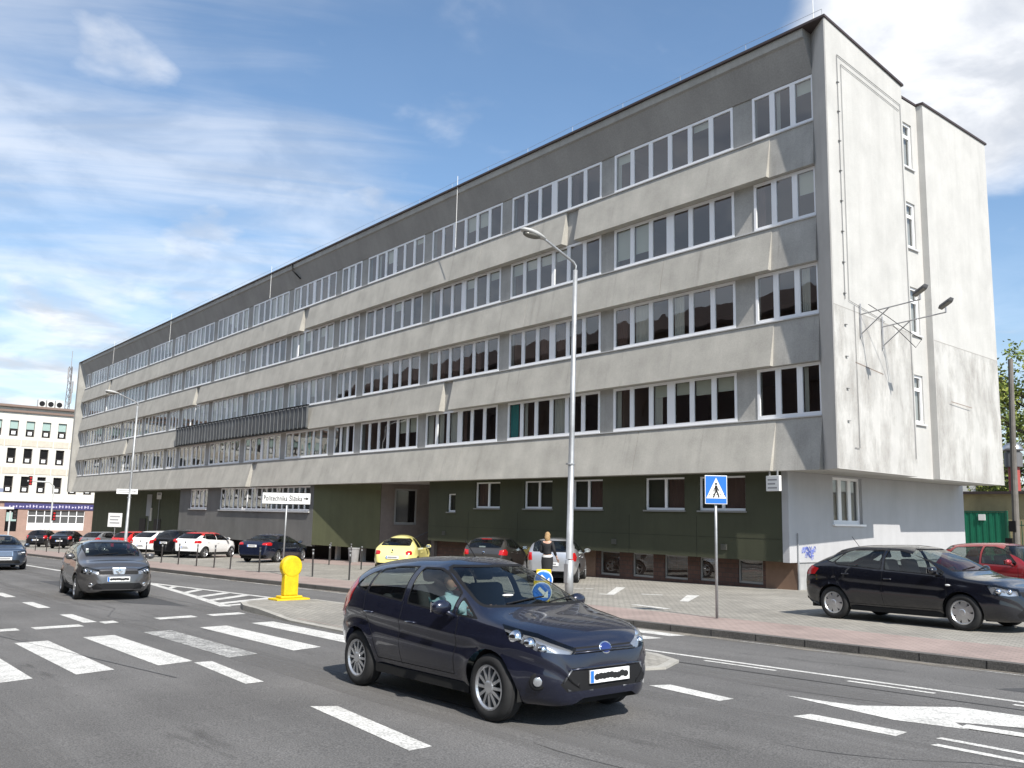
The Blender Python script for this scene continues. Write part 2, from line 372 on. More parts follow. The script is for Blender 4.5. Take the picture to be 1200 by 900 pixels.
bm = bmesh.new(); c = [bm.verts.new((x, y, ISL(x) + .003)) for x, y in ii]; bm.faces.new(c); bmesh.ops.triangulate(bm, faces=bm.faces)
tag(obj('island_paving', bm, pav_grey), kind='structure')
sheet('tactile_strip', [(-18.2, 8.75), (-15.2, 8.72), (-15.2, 9.4), (-18.2, 9.4)], ISL, pav_red, .009)
sheet('tactile_strip', [(-18.2, 10.2), (-13.2, 10.2), (-13.2, 10.9), (-18.2, 10.9)], ISL, pav_red, .009)
# painted markings
def mark(name, poly, m=paint_road, dz=.004): return sheet(name, poly, gz, m, dz)
ZB = [(2.22, 2.72), (3.24, 3.76), (4.36, 4.9), (5.46, 5.98), (6.6, 7.16), (7.76, 8.26)]
ZB = [(1.12, 1.62)] + ZB
for i, (a, b) in enumerate(ZB):
    off = (a - 4.6) * .17
    mark('crossing_stripe', [(-17.35 - off * 1.2, a), (-13.25 - off, a), (-13.4 - off, b), (-17.4 - off * 1.2, b)], paint_worn if i == 4 else paint_road)
for a, b in ((11.55, 12.05), (12.35, 12.85), (13.2, 13.72)): mark('crossing_stripe', [(-18.5, a), (-11.45, a), (-11.3, b), (-18.6, b)])
for x, a, b in ((-19.2, 2.4, 3.7), (-19.3, 3.96, 4.84), (-19.7, 5.3, 5.6), (-19.95, 6.47, 7.32), (-20.1, 7.68, 8.48)):
    mark('give_way_dash', [(x - .22, a), (x + .22, a), (x + .12, b), (x - .32, b)])
for x0, x1 in ((-54, -52), (-50, -48), (-46, -44), (-42, -40), (-38, -36), (-34, -32), (-30.1, -28.1), (-26.05, -24.0), (-22.0, -19.9)): mark('lane_dash', [(x0, 5.02), (x1, 5.0), (x1, 5.26), (x0, 5.27)])
mark('lane_dash', [(-13.2, 4.86), (-11.05, 4.74), (-11.07, 4.99), (-13.19, 5.12)]); mark('lane_dash', [(-9.26, 4.73), (-6.92, 4.52), (-6.93, 4.77), (-9.09, 4.98)])
for x0, x1 in ((-5.1, -3.0), (-1, 1), (3, 5)): mark('lane_dash', [(x0, 4.45), (x1, 4.3), (x1, 4.55), (x0, 4.7)])
mark('lane_dash', [(-7.97, 8.79), (-6.77, 8.66), (-6.75, 8.91), (-7.85, 9.06)]); mark('lane_dash', [(-5.75, 8.6), (-4.6, 8.58), (-4.62, 8.84), (-5.7, 8.86)])
mark('double_line', [(-4.22, 8.49), (2, 8.44), (2, 8.53), (-4.2, 8.59)]); mark('double_line', [(-4.32, 8.8), (2, 8.74), (2, 8.84), (-4.3, 8.89)])
mark('solid_line', [(-10.9, 11.30), (-4, 11.46), (6, 11.6), (6, 11.7), (-4, 11.56), (-10.9, 11.4)])
for x0, x1 in ((-11.6, -10.1), (-9.0, -7.75), (-6.65, -5.5), (-4.6, -3.4)): mark('edge_dash', [(x0, 11.1 + (x0 + 11) * .018), (x1, 11.1 + (x1 + 11) * .018), (x1, 11.18 + (x1 + 11) * .018), (x0, 11.18 + (x0 + 11) * .018)])
mark('arrow', [(-6.5, 9.6), (-5.6, 9.42), (-5.0, 9.30), (-4.3, 9.46), (-4.55, 9.70), (-4.9, 10.58), (-5.65, 9.72), (-6.0, 9.66)])
mark('arrow', [(-4.9, 10.58), (-4.55, 9.70), (-3.9, 10.05), (-2.6, 10.25), (-2.6, 10.6), (-4.0, 10.66)])
mark('arrow', [(-4.4, 9.47), (-3.0, 9.62), (-2.2, 9.7), (-2.2, 9.78), (-3.2, 9.76), (-4.42, 9.68)], dz=.008)
mark('edge_line', [(-110, 9.6), (-44.4, 9.78), (-33, 10.2), (-33, 10.42), (-44.4, 9.98), (-110, 9.8)])
mark('hatch_border', [(-33, 10.42), (-32.4, 10.26), (-24, 10.95), (-22.35, 11.0), (-22.35, 11.16), (-24.2, 11.1)]); mark('hatch_border', [(-33, 10.4), (-33, 10.2), (-26, 9.3), (-22.2, 8.72), (-22.0, 8.95), (-26, 9.52), (-32.4, 10.35)])
for x0, x1 in ((-29.6, -30.4), (-27.3, -28.5), (-25.5, -26.7), (-24.1, -25.5), (-23.0, -24.1)):
    ya = 9.42 + (-x0 - 26) * .14; yb = 10.82 - (-x1 - 25) * .085
    mark('hatch_bar', [(x0 - .2, ya), (x0 + .25, ya - .05), (x1 + .25, yb), (x1 - .2, yb - .03)], dz=.008)
mark('hatch_bar', [(-22.5, 8.85), (-22.15, 8.8), (-22.4, 9.75), (-22.8, 9.75)], dz=.008)
mark('edge_line', [(-110, 12.75), (-41, 13.1), (-28, 13.45), (-13.5, 13.62), (-13.5, 13.7), (-28, 13.55), (-41, 13.2), (-110, 12.9)])
mark('edge_line', [(-11.2, 13.64), (40, 13.64), (40, 13.70), (-11.2, 13.70)], paint_worn)
mark('tar_seam', [(-10.3, 10.62), (-4.0, 11.0), (4, 11.1), (4, 11.13), (-4.0, 11.03), (-10.3, 10.66)], mat('tar', (.03, .03, .03), .6))
mark('tar_seam', [(-30, 2.9), (-19, 3.1), (-12, 4.2), (-12, 4.22), (-19, 3.12), (-30, 2.93)], MATS['tar'])
mark('asphalt_patch', [(-5.2, 12.2), (-1.5, 12.4), (-1.0, 13.4), (-4.6, 13.4)], mat('patch_asphalt', (.066, .066, .068), .9, var=.2, vscale=1, speck=.3), .002)
mark('asphalt_patch', [(-36, 7.4), (-24.5, 7.1), (-22.6, 8.1), (-35, 8.9)], MATS['patch_asphalt'], .002)
# cracks, sealed joints and gutter dirt
rk = random.Random(21); tar = MATS['tar']
def crack(x, y, a, L_, w=.007):
    pts = [(x, y)]
    for q in range(int(L_ / .35)): a += rk.uniform(-.5, .5) * .6; x += math.cos(a) * .35; y += math.sin(a) * .35; pts.append((x, y))
    bm = bmesh.new(); prev = None
    for k, (px, py) in enumerate(pts):
        ww = w * rk.uniform(.5, 1.2) * (0.3 if k in (0, len(pts) - 1) else 1); q = (bm.verts.new((px, py - ww, gz(px) + .003)), bm.verts.new((px, py + ww, gz(px) + .003)))
        if prev: bm.faces.new((prev[0], q[0], q[1], prev[1]))
        prev = q
    tag(obj('road_crack', bm, tar), kind='structure')
for args in ((-6.5, 5.6, .1, 3), (-5.2, 7.4, .3, 2.5), (-24.5, 6.4, .1, 6), (-7.4, 9.9, .05, 4), (-16.5, 12.4, 0, 6), (-31, 4.2, .05, 7)): crack(*args)
def dirt_material(name, col, lo, hi, sc):
    m = bpy.data.materials.new(name); m.use_nodes = True; t = m.node_tree; bs = t.nodes['Principled BSDF']; bs.inputs['Base Color'].default_value = (*col, 1); bs.inputs['Roughness'].default_value = .95; nd, lk = t.nodes.new, t.links.new
    g = nd('ShaderNodeNewGeometry'); mm = nd('ShaderNodeMapping'); mm.inputs['Scale'].default_value = sc; lk(g.outputs['Position'], mm.inputs[0]); n = nd('ShaderNodeTexNoise'); n.inputs['Scale'].default_value = 1; n.inputs['Detail'].default_value = 8; n.inputs['Roughness'].default_value = .7; lk(mm.outputs[0], n.inputs['Vector'])
    r = nd('ShaderNodeMapRange'); r.inputs[1].default_value = lo; r.inputs[2].default_value = hi; lk(n.outputs['Fac'], r.inputs[0]); lk(r.outputs[0], bs.inputs['Alpha']); return m
grit = dirt_material('gutter_grit', (.24, .215, .18), .42, .66, (1.1, 5, 1)); oil = dirt_material('oil_drips', (.10, .097, .094), .56, .92, (.5, 2.6, 1)); pale = dirt_material('polished_track', (.165, .16, .155), .42, .80, (.12, 2.2, 1))
mark('gutter_grit', [(-110, 12.66), (-41, 13.0), (-28, 13.4), (-24, 13.52), (60, 13.52), (60, 13.857), (-24, 13.857), (-28, 13.7), (-41, 13.34), (-110, 13.0)], grit, .006)
mark('oil_stain', [(-60, 6.55), (-2, 6.3), (-2, 7.3), (-60, 7.5)], oil, .0025); mark('oil_stain', [(-60, 3.0), (-2, 2.6), (-2, 3.4), (-60, 3.8)], oil, .0025); mark('oil_stain', [(-60, 11.9), (10, 12.1), (10, 12.8), (-60, 12.5)], oil, .0025)
for y in (5.6, 8.0, 1.6, 10.1): mark('tyre_track', [(-60, y), (-1, y - .2), (-1, y + .5), (-60, y + .7)], pale, .0015)
def pmark(poly): return sheet('bay_marking', poly, wz, paint_road, .004)
for p in ([(-18.9, 19.0), (-18.6, 19.0), (-20.9, 21.9), (-21.25, 21.85)], [(-19.2, 18.95), (-18.65, 18.95), (-18.65, 19.1), (-19.2, 19.1)], [(-18.4, 19.9), (-17.8, 20.2), (-17.9, 20.35), (-18.5, 20.1)],
          [(-17.45, 20.9), (-17.15, 21.1), (-15.75, 18.9), (-16.0, 18.85)], [(-15.9, 16.85), (-14.55, 16.62), (-14.5, 16.8), (-15.85, 17.05)], [(-21.35, 19.95), (-21.1, 20.1), (-21.15, 20.25), (-21.4, 20.1)], [(-21.1, 20.25), (-20.9, 20.4), (-20.95, 20.55), (-21.2, 20.4)],
          [(-33.5, 20.4), (-33.2, 20.4), (-34.6, 22.6), (-34.9, 22.6)], [(-44.2, 19.6), (-43.9, 19.6), (-45.6, 22.4), (-45.9, 22.4)], [(-52, 18.4), (-51.7, 18.4), (-53.3, 21), (-53.6, 21)], [(-32.2, 19.6), (-30.8, 19.9), (-30.8, 20.1), (-32.2, 19.8)]): pmark(p)

# ================================================================ THE OFFICE BUILDING
RZ = lambda y: 18.36 - max(0, min(1, (y - 24.7) / 5.5)) * .44
B = thing('office_building', 'long grey concrete office block with four window bands above a dark green ground floor', 'building', (-60, 30, wz(-60)))
BL = B.location.copy()
def bpart(name, bm, m, parent=None, smooth=False):
    o = obj(name, bm, m, None, smooth, recalc=name != 'pane')
    o.parent = parent or B
    o.matrix_parent_inverse = Matrix.Identity(4)
    if parent is None: o.location = -BL
    return o
XL, XR = -108.9, -15.55
SILL = [5.37, 8.67, 11.97, 15.27]; PITCH = 3.3; YW = 25.30
SB = [3.60, 7.09, 10.39, 13.69]
HEAD = [7.09, 10.39, 13.69, 16.93]
slots = [[(-60.1, -59.2)], [(-36.7, -35.9), (-90.7, -90.0)], [(-72.3, -71.5)], [(-27.7, -26.9), (-53.2, -52.4), (-98.4, -97.6)]]
seams = [[-23.4, -34.9, -77.0], [-41.4, -51.05, -75.5], [-22.1, -30.2, -47.5, -85.6], [-33.8, -66.4]]
def spandrel(k, x0, x1, back):
    bm = bmesh.new(); zt = SILL[k] - .06; zb = SB[k]
    pr = [(25.24 + (.12 if back > .3 else 0), zt), ((24.95 if k else 24.82) + back, zb), (25.62, zb), (25.62, zt)]
    a = [bm.verts.new((x0, y, z)) for y, z in pr]; b = [bm.verts.new((x1, y, z)) for y, z in pr]
    bm.faces.new(a); bm.faces.new(b[::-1])
    for i in range(4): bm.faces.new((a[i], b[i], b[(i + 1) % 4], a[(i + 1) % 4]))
    return bpart('spandrel_panel', bm, conc if back < .1 else conc_dk)
for k in range(4):
    cuts = [(-17.25, XR)] + slots[k]
    xs = sorted([XL] + [v for c in cuts for v in c] + seams[k])
    for a, b in zip(xs, xs[1:]):
        rec = any(abs(a - c[0]) < .01 for c in cuts)
        g = lambda v: .011 if v in seams[k] else 0
        spandrel(k, a + g(a), b - g(b), (.36 if a < -17.3 else .17) if rec else 0)
    bm = bmesh.new(); box(bm, XL, XR, 25.19, 25.62, SILL[k] - .06, SILL[k] - .025)
    bpart('sill_ledge', bm, sill_m)
UN = [(-18.02, -15.56, 3), (-24.85, -18.87, 6), (-31.6, -25.62, 6), (-38.35, -32.37, 6), (-45.1, -39.12, 6), (-48.3, -45.87, 3), (-55.05, -49.07, 6), (-61.85, -55.85, 6), (-68.75, -62.75, 6), (-75.6, -69.6, 6), (-78.8, -76.4, 3),
      (-85.7, -79.6, 6), (-92.7, -86.5, 6), (-99.6, -93.4, 6), (-106.5, -100.3, 6), (-108.85, -107.2, 2)]
def window(W, u0, u1, z0, z1, n, d=0.0, fw=.095, mw=.20, big=None, gm=None, fm=None, blinds=(), transom=None, depth=.07):
    """white frame (one mesh) with its panes and sill as children"""
    bm = bmesh.new(); dd = d - depth
    fr = lambda a, dp, z: W(a, dp, z)
    box(bm, u0, u1, dd, d, z0, z0 + fw * 1.4, fr); box(bm, u0, u1, dd, d, z1 - fw, z1, fr)
    z0i, z1i = z0 + fw * 1.4, z1 - fw
    box(bm, u0, u0 + fw, dd, d, z0i, z1i, fr); box(bm, u1 - fw, u1, dd, d, z0i, z1i, fr)
    pw = (u1 - u0) / n; edges = [u0 + fw]
    for i in range(1, n):
        ww = (big if (big and n == 6 and i == 3) else mw) / 2; c = u0 + pw * i
        box(bm, c - ww, c + ww, dd, d - .004, z0i, z1i, fr); edges += [c - ww, c + ww]
    edges.append(u1 - fw)
    if transom: box(bm, u0 + fw, u1 - fw, dd, d - .008, transom - .06, transom + .06, fr)
    o = bpart('window', bm, fm or pvc)
    bm = bmesh.new(); dg = d - depth * .6
    for a, b in zip(edges[::2], edges[1::2]): quad(bm, W(a, dg, z0i), W(b, dg, z0i), W(b, dg, z1i), W(a, dg, z1i))
    bpart('pane', bm, gm or pane_g, o)
    bd, cu = bmesh.new(), {}
    for idx, kind, amt in blinds:
        if idx >= len(edges) // 2: continue
        a, b = edges[idx * 2] + .01, edges[idx * 2 + 1] - .01; dq = d - depth - .06
        if kind == 'blind': quad(bd, W(a, dq, z1i - amt * (z1i - z0i)), W(b, dq, z1i - amt * (z1i - z0i)), W(b, dq, z1i), W(a, dq, z1i))
        else:
            cb = cu.setdefault(kind, bmesh.new()); m_ = 8
            for q in range(m_):
                ua, ub = a + (b - a) * amt * q / m_, a + (b - a) * amt * (q + 1) / m_
                quad(cb, W(ua, dq - .03 * (q % 2), z0i), W(ub, dq - .03 * ((q + 1) % 2), z0i), W(ub, dq - .03 * ((q + 1) % 2), z1i), W(ua, dq - .03 * (q % 2), z1i))
    if bd.verts: bpart('roller_blind', bd, blind_m, o)
    else: bd.free()
    for kd, cb in cu.items(): bpart('curtain', cb, {'teal': curt_t, 'pale': curt_w, 'brown': curt_b}[kd], o)
    return o
WF = Wall((XL, YW), (XR, YW))
U = lambda x: x - XL
rb = random.Random(11)
special = {(0, 1): [(0, 'pale', .3), (2, 'blind', .3), (3, 'blind', .3), (4, 'blind', .36), (5, 'blind', .33), (2, 'pale', .55)], (0, 2): [(0, 'teal', .7), (3, 'pale', .9), (1, 'pale', .25)], (0, 3): [(0, 'pale', .6), (1, 'pale', .5), (2, 'pale', .9), (3, 'brown', .4)],
           (0, 4): [(4, 'blind', .5), (5, 'blind', .5)], (0, 6): [(2, 'pale', .9), (3, 'teal', .4), (4, 'pale', .7)], (0, 5): [(1, 'pale', .9)],
           (1, 1): [(0, 'brown', .7), (1, 'pale', .9), (3, 'pale', .6)], (1, 2): [(2, 'brown', .9), (3, 'brown', .8)], (1, 3): [(1, 'brown', .4), (2, 'brown', .6), (3, 'brown', .5), (4, 'brown', .4)], (1, 4): [(0, 'brown', .7), (1, 'brown', .8), (2, 'brown', .9), (3, 'brown', .4), (4, 'brown', .9), (5, 'brown', .9)], (1, 5): [(2, 'brown', .9)],
           (2, 1): [(0, 'blind', .82), (1, 'blind', .76)], (2, 2): [(0, 'blind', .35), (1, 'blind', .3), (2, 'blind', .3), (3, 'blind', .3)], (2, 4): [(3, 'blind', .3)], (2, 3): [(5, 'blind', .25), (3, 'blind', .3)]}
for k in range(4):
    for j, (a, b, n) in enumerate(UN):
        bl = special.get((k, j))
        if bl is None and j > 4:
            bl = [(i, rb.choice(['blind', 'pale', 'pale']), rb.choice([.4, .7, 1.0, .9])) for i in range(n) if rb.random() < .6]
        if bl is None: bl = [(i, 'blind', rb.choice([.18, .25, .3, .5])) for i in range(n) if rb.random() < .35] + ([(rb.randrange(n), rb.choice(['pale', 'brown', 'pale']), rb.choice([.25, .5, .8]))] if rb.random() < .8 else [])
        z1 = HEAD[k] - .01
        window(WF, U(a), U(b), SILL[k] - .02, z1, n, d=-.01, big=.36 if (j + k) % 2 else None, blinds=bl or ())
    # concrete piers between the windows
    ed = sorted([(a, b) for a, b, n in UN])
    for (a0, b0), (a1, b1) in zip(ed, ed[1:]):
        bm = bmesh.new(); box(bm, b0 + .003, a1 - .003, 25.335, 25.62, SILL[k] - .02, HEAD[k] - .003); bpart('pier', bm, conc_dk)
# floors, ceilings and rear wall of the rooms behind the glass
bm = bmesh.new()
for k in range(4): box(bm, XL, -15.75, 25.63, 31, SB[k] + .4, SILL[k] - .7)
box(bm, XL, -15.75, 25.66, 37.2, 16.95, 17.2); box(bm, XL, -15.75, 31.0, 31.2, 3.7, 16.94)
for j in range(1, 14): box(bm, -17.9 - 6.85 * j, -17.8 - 6.85 * j, 25.66, 30.98, 3.72, 16.93)
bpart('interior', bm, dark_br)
# slanting fascia, parapet and roof
bm = bmesh.new()
pr = [(25.29, 16.935), (24.82, 18.0), (24.75, 18.04), (24.75, 18.36), (25.6, 18.36), (25.6, 16.935)]
a = [bm.verts.new((XL - .9, y, z)) for y, z in pr]; b = [bm.verts.new((XR + 1.1, y, z)) for y, z in pr]
a = [bm.verts.new((XL - .05, y, z)) for y, z in pr]; b = [bm.verts.new((XR - .01, y, z)) for y, z in pr]
bm.faces.new(a); bm.faces.new(b[::-1])
for i in range(6): bm.faces.new((a[i], b[i], b[(i + 1) % 6], a[(i + 1) % 6]))
bpart('fascia', bm, fascia_m)
bm = bmesh.new(); box(bm, XL, XR - .02, 24.735, 24.748, 18.06, 18.35); bpart('parapet_strip', bm, conc)
bm = bmesh.new(); prism(bm, [(-110.2, 24.66), (-14.68, 24.64), (-14.94, 30.28), (-15.42, 30.3), (-15.42, 32.15), (-15.15, 32.16), (-15.2, 37.8), (-110.2, 37.7)], lambda x, y: RZ(y) + .003, lambda x, y: RZ(y) + .085); bpart('roof', bm, flash)
for x, y, h0, h1 in ((-35.3, 24.68, 15.2, 18.95), (-57.6, 24.68, 16.6, 18.9), (-78.5, 24.68, 16.4, 19.0), (-96, 24.68, 16.6, 19.0), (-15.3, 25.0, 18.4, 20.2)):
    bm = bmesh.new(); tube(bm, [(x, y, h0), (x, y, h1)], .014, 6); bpart('lightning_rod', bm, white_p)
bm = bmesh.new(); tube(bm, [(x, 24.7, 18.68 + .03 * math.sin(i * 2.1)) for i, x in enumerate([-14.8 - 3 * q for q in range(32)])], .007, 5)
for i in range(32): tube(bm, [(-14.8 - 3 * i, 24.7, 18.42), (-14.8 - 3 * i, 24.7, 18.68)], .008, 5)
bpart('lightning_wire', bm, steel)
bm = bmesh.new(); tube(bm, [(-54.3, 24.7, 18.4), (-54.2, 24.7, 17.9), (-53.7, 25.05, 17.3)], .05, 6); bpart('bracket', bm, black)
# end slabs: splayed flank + end wall
bm = bmesh.new(); prism(bm, [(-14.72, 24.7), (-15.0, 30.2), (-15.63, 30.2), (-15.63, 25.66), (-15.55, 25.28)], 3.6, lambda x, y: RZ(y)); bpart('end_wall', bm, endw)
bm = bmesh.new(); prism(bm, [(-14.725, 24.696), (-15.555, 25.272), (-15.57, 25.255), (-14.75, 24.685)], 3.602, 18.35); bpart('flank', bm, flank_m)
bm = bmesh.new(); prism(bm, [(-15.2, 32.2), (-15.25, 37.7), (-15.9, 37.7), (-15.9, 32.2)], 3.6, 18.0); bpart('end_wall', bm, endw)
bm = bmesh.new(); prism(bm, [(-108.95, 25.28), (-109.75, 24.7), (-110.4, 24.7), (-110.4, 37.6), (-108.95, 37.6)], 3.6, lambda x, y: RZ(y)); bpart('end_wall', bm, conc)
WR = Wall((-15.45, 30.2), (-15.45, 32.2))
eo = [(.62, 1.55, z, z + 1.78) for z in (5.55, 8.82, 12.08, 15.22)]
bpart('recess_wall', wall_mesh(WR, 0, 2.0, 3.6, 17.9, .2, eo), endw)
for o in eo: window(WR, *o, 1, d=-.06, transom=o[3] - .52, fw=.09); bm = bmesh.new(); box(bm, o[0] - .08, o[1] + .08, -.02, .07, o[2] - .06, o[2] - .002, lambda a, b, c: WR(a, b, c)); bpart('window_sill', bm, sill_m)
bm = bmesh.new(); box(bm, -110, -15.95, 37.4, 37.6, 3.6, 17.9); bpart('rear_wall', bm, conc)
bm = bmesh.new(); prism(bm, [(-109.7, 24.8), (-108.9, 25.64), (-15.6, 25.64), (-14.85, 24.88), (-15.1, 30.15), (-15.6, 30.2), (-15.6, 32.25), (-15.3, 32.25), (-15.35, 37.4), (-109.9, 37.4)], 3.61, 3.72); bpart('overhang_soffit', bm, conc_dk)
# thin conductor wires on the end wall
bm = bmesh.new(); nrm = Vector((.9987, .051, 0))
def ew(t, z, o=.03): p = Vector((-14.72, 24.7, 0)).lerp(Vector((-15.0, 30.2, 0)), t / 5.51); return (p.x + nrm.x * o, p.y + nrm.y * o, z)
tube(bm, [ew(.7, 17.3), ew(.72, 9.0)], .012, 5); tube(bm, [ew(.7, 17.3), ew(5.3, 17.1), ew(5.35, 4.2)], .012, 5); tube(bm, [ew(.95, 17.05), ew(5.2, 16.85)], .01, 5); tube(bm, [ew(.95, 17.05), ew(.97, 9.0), ew(3.4, 8.7)], .01, 5); tube(bm, [ew(1.3, 8.9), ew(1.35, 4.3), ew(1.05, 4.3)], .012, 5)
for z in range(5, 17): box(bm, *[v for p in ((ew(.66, 0)[0] - .02, ew(.66, 0)[0] + .03), (ew(.7, 0)[1] - .06, ew(.7, 0)[1] + .06)) for v in p], z * 1.02, z * 1.02 + .02)
bpart('conductor_wire', bm, mat('wire_grey', (.22, .22, .22), .6))
bm = bmesh.new(); quad(bm, ew(1.3, 7.02, .002), ew(3.2, 6.86, .002), ew(3.2, 6.90, .002), ew(1.3, 7.06, .002)); bpart('wall_crack', bm, mat('rust_crack', (.22, .17, .14), .9)); bm = bmesh.new(); quad(bm, *[(-15.13 + .002, y, z) for y, z in ((33.2, 6.5), (34.9, 6.42), (34.9, 6.45), (33.2, 6.53))]); bpart('wall_crack', bm, mat('rust_crack', (.22, .17, .14), .9))
bm = bmesh.new(); quad(bm, ew(.02, 8.72, .002), ew(5.5, 8.60, .002), ew(5.5, 8.625, .002), ew(.02, 8.745, .002)); bpart('render_joint', bm, mat('joint_grey', (.30, .285, .265), .95))
bm = bmesh.new(); quad(bm, *[(-15.2 - (y - 32.2) * .0091 + .003, y, z) for y, z in ((32.22, 8.7), (37.68, 8.62), (37.68, 8.645), (32.22, 8.725))]); bpart('render_joint', bm, MATS['joint_grey'])
stain = dirt_material('wall_stain', (.375, .355, .33), .44, .95, (.8, 1.1, .45))
bm = bmesh.new(); quad(bm, ew(.02, 3.62, .0035), ew(5.5, 3.62, .0035), ew(5.5, 8.6, .0035), ew(.02, 8.72, .0035)); bpart('weathering', bm, stain)
bm = bmesh.new(); quad(bm, *[(-15.2 - (y - 32.2) * .0091 + .0045, y, z) for y, z in ((32.22, 3.62), (37.68, 3.62), (37.68, 8.62), (32.22, 8.7))]); bpart('weathering', bm, stain)
# dark louvred screen on the second band
bm = bmesh.new(); box(bm, -75.35, -51.15, 24.86, 24.93, 7.22, 8.5)
for i in range(41):
    x = -75.3 + i * .603; box(bm, x - .03, x + .03, 24.80, 24.858, 7.16, 8.56)
lv = bpart('louvre_screen', bm, louv)
bm = bmesh.new(); box(bm, -75.4, -51.1, 24.79, 24.94, 8.57, 8.64); box(bm, -75.4, -51.1, 24.79, 24.94, 7.08, 7.14); bpart('louvre_frame', bm, black, lv)
# --- ground floor: green wall on the right
WG = Wall((-38.0, 25.45), (-17.24, 25.45)); ug = lambda x: x * 1.014 + 38.0
mat('sill_dark', (.22, .22, .21), .6)
gops = [(-33.62, -31.75), (-30.05, -28.2), (-26.95, -25.2), (-22.95, -21.05), (-20.4, -18.42)]
gops = [(ug(a), ug(b), 2.30, 3.50) for a, b in gops] + [(ug(-35.85), ug(-35.2), 2.1, 2.98)]
bpart('ground_floor_wall', wall_mesh(WG, 0, 20.76, .66, 3.6, .25, gops), green_m)
for i, o in enumerate(gops):
    wdw = window(WG, *o, 2 if i < 5 else 1, d=-.08, fw=.06, mw=.1, blinds=[(1, 'brown', 1.0)] if i in (3, 4, 2) else [(0, 'brown', .8)] if i == 0 else ())
    bm = bmesh.new(); box(bm, o[0] - .05, o[1] + .05, -.06, .07, o[2] - .06, o[2] - .002, lambda a, b, c: WG(a, b, c)); bpart('window_sill', bm, MATS['sill_dark'], wdw)
bm = bmesh.new()
for x in (-34.6, -30.9, -27.5, -24.1, -20.8): box(bm, x - .008, x + .008, 25.444, 25.449, .67, 2.1)
box(bm, -37.9, -17.3, 25.444, 25.449, 1.38, 1.392)
bpart('wall_joint', bm, mat('joint_dark', (.03, .032, .02), .9))
for x in (-36.6, -24.9, -19.6):
    bm = bmesh.new(); box(bm, x - .13, x + .13, 25.42, 25.448, .95, 1.15)
    for q in range(4): box(bm, x - .11, x + .11, 25.41, 25.419, .97 + q * .045, .99 + q * .045)
    bpart('vent_grille', bm, mat('vent_dull', (.09, .09, .075), .7))
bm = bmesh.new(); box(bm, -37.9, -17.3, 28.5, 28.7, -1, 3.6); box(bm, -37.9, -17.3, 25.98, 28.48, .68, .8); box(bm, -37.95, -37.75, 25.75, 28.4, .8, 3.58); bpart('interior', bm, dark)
WBs = Wall((-38.0, 25.9), (-17.03, 25.9)); ug = lambda x: x * 1.0137 + 38.0
bops = [(ug(a), ug(b), wz(a) + .12, .645) for a, b in ((-30.9, -29.9), (-29.2, -28.1), (-25.75, -24.7), (-24.0, -22.95), (-22.4, -21.3), (-20.75, -19.95), (-19.1, -18.1))]
bpart('base_wall', wall_mesh(WBs, 0, 19.8, lambda u: wz(u - 38.0) - .1, .66, .2, bops), brick_m)
bm = bmesh.new(); box(bm, -18.22, -17.03, 25.87, 26.05, -.5, .648); bpart('plinth', bm, brick_plain)
bm = bmesh.new(); box(bm, -27.27, -26.36, 25.87, 25.897, -.5, .648); bpart('plinth', bm, brick_plain)
basef = mat('basement_frame', (.30, .30, .29), .5, .2)
for o in bops: window(WBs, *o, 1, d=-.05, fm=basef, fw=.05)
# --- lower end wall
WE = Wall((-16.98, 25.42), (-16.98, 37.9))
wo = (2.66, 4.55, 1.93, 3.54)
bpart('lower_end_wall', wall_mesh(WE, 0, 12.48, .65, 3.605, .25, [wo]), endlow)
window(WE, *wo, 3, d=-.12, fw=.09); bm = bmesh.new(); box(bm, wo[0] - .08, wo[1] + .08, -.1, .09, wo[2] - .07, wo[2] - .002, lambda a, b, c: WE(a, b, c)); bpart('window_sill', bm, pvc)
bm = bmesh.new(); box(bm, -17.3, -17.02, 25.92, 37.88, -.5, .648); bpart('plinth', bm, mat('plinth_grey', (.36, .36, .36), .9, var=.15, streak=.12))
bm = bmesh.new(); tube(bm, [(-16.94, 25.85, .7), (-16.96, 25.9, -.3)], .035, 8); tube(bm, [(-16.94, 25.85, .7), (-16.94, 25.85, 1.6)], .02, 6); bpart('drain_pipe', bm, steel)
# scrawled graffiti tag: a few loose pen strokes of blue paint on the end wall
bm = bmesh.new(); rg = random.Random(5); gx = -16.974
for i in range(9):
    y = 26.15 + i * .085; z = .98 + .1 * rg.random(); pts = []
    for q in range(9): pts.append((gx, y + .07 * math.cos(q * 1.2 + i) + q * .008, z + .1 * math.sin(q * 1.5 + i * 2) + (.12 if i % 3 == 0 and q == 4 else 0)))
    tube(bm, pts, .009, 4)
    pts = [(gx, p[1] + .03, p[2] - .17) for p in pts]
    if 1 < i < 7: tube(bm, pts, .009, 4)
bpart('graffiti', bm, mat('blue_spray', (.12, .16, .45), .7))
# --- left ground floor: grey wall with window strip, splayed olive wall, entrance recess, dark far recess
WL = Wall((-74.4, 25.25), (-50.2, 25.15)); ul = lambda x: x + 74.4
lops = [(ul(-72.0), ul(-68.2), 2.0, 3.52), (ul(-65.6), ul(-50.75), 1.98, 3.55)]
bpart('ground_floor_wall', wall_mesh(WL, 0, 24.19, -.12, 3.6, .25, lops), grey_wall)
window(WL, *lops[0], 4, d=-.05, blinds=[(0, 'brown', .7)]); window(WL, *lops[1], 18, d=-.05, mw=.11, blinds=[(2, 'pale', .5), (7, 'pale', .6)])
bm = bmesh.new(); box(bm, lops[0][0] - .05, lops[0][1] + .05, -.03, .1, 1.93, 1.995, lambda a, b, c: WL(a, b, c)); box(bm, lops[1][0] - .05, lops[1][1] + .05, -.03, .1, 1.9, 1.975, lambda a, b, c: WL(a, b, c)); bpart('window_sill', bm, sill_m)
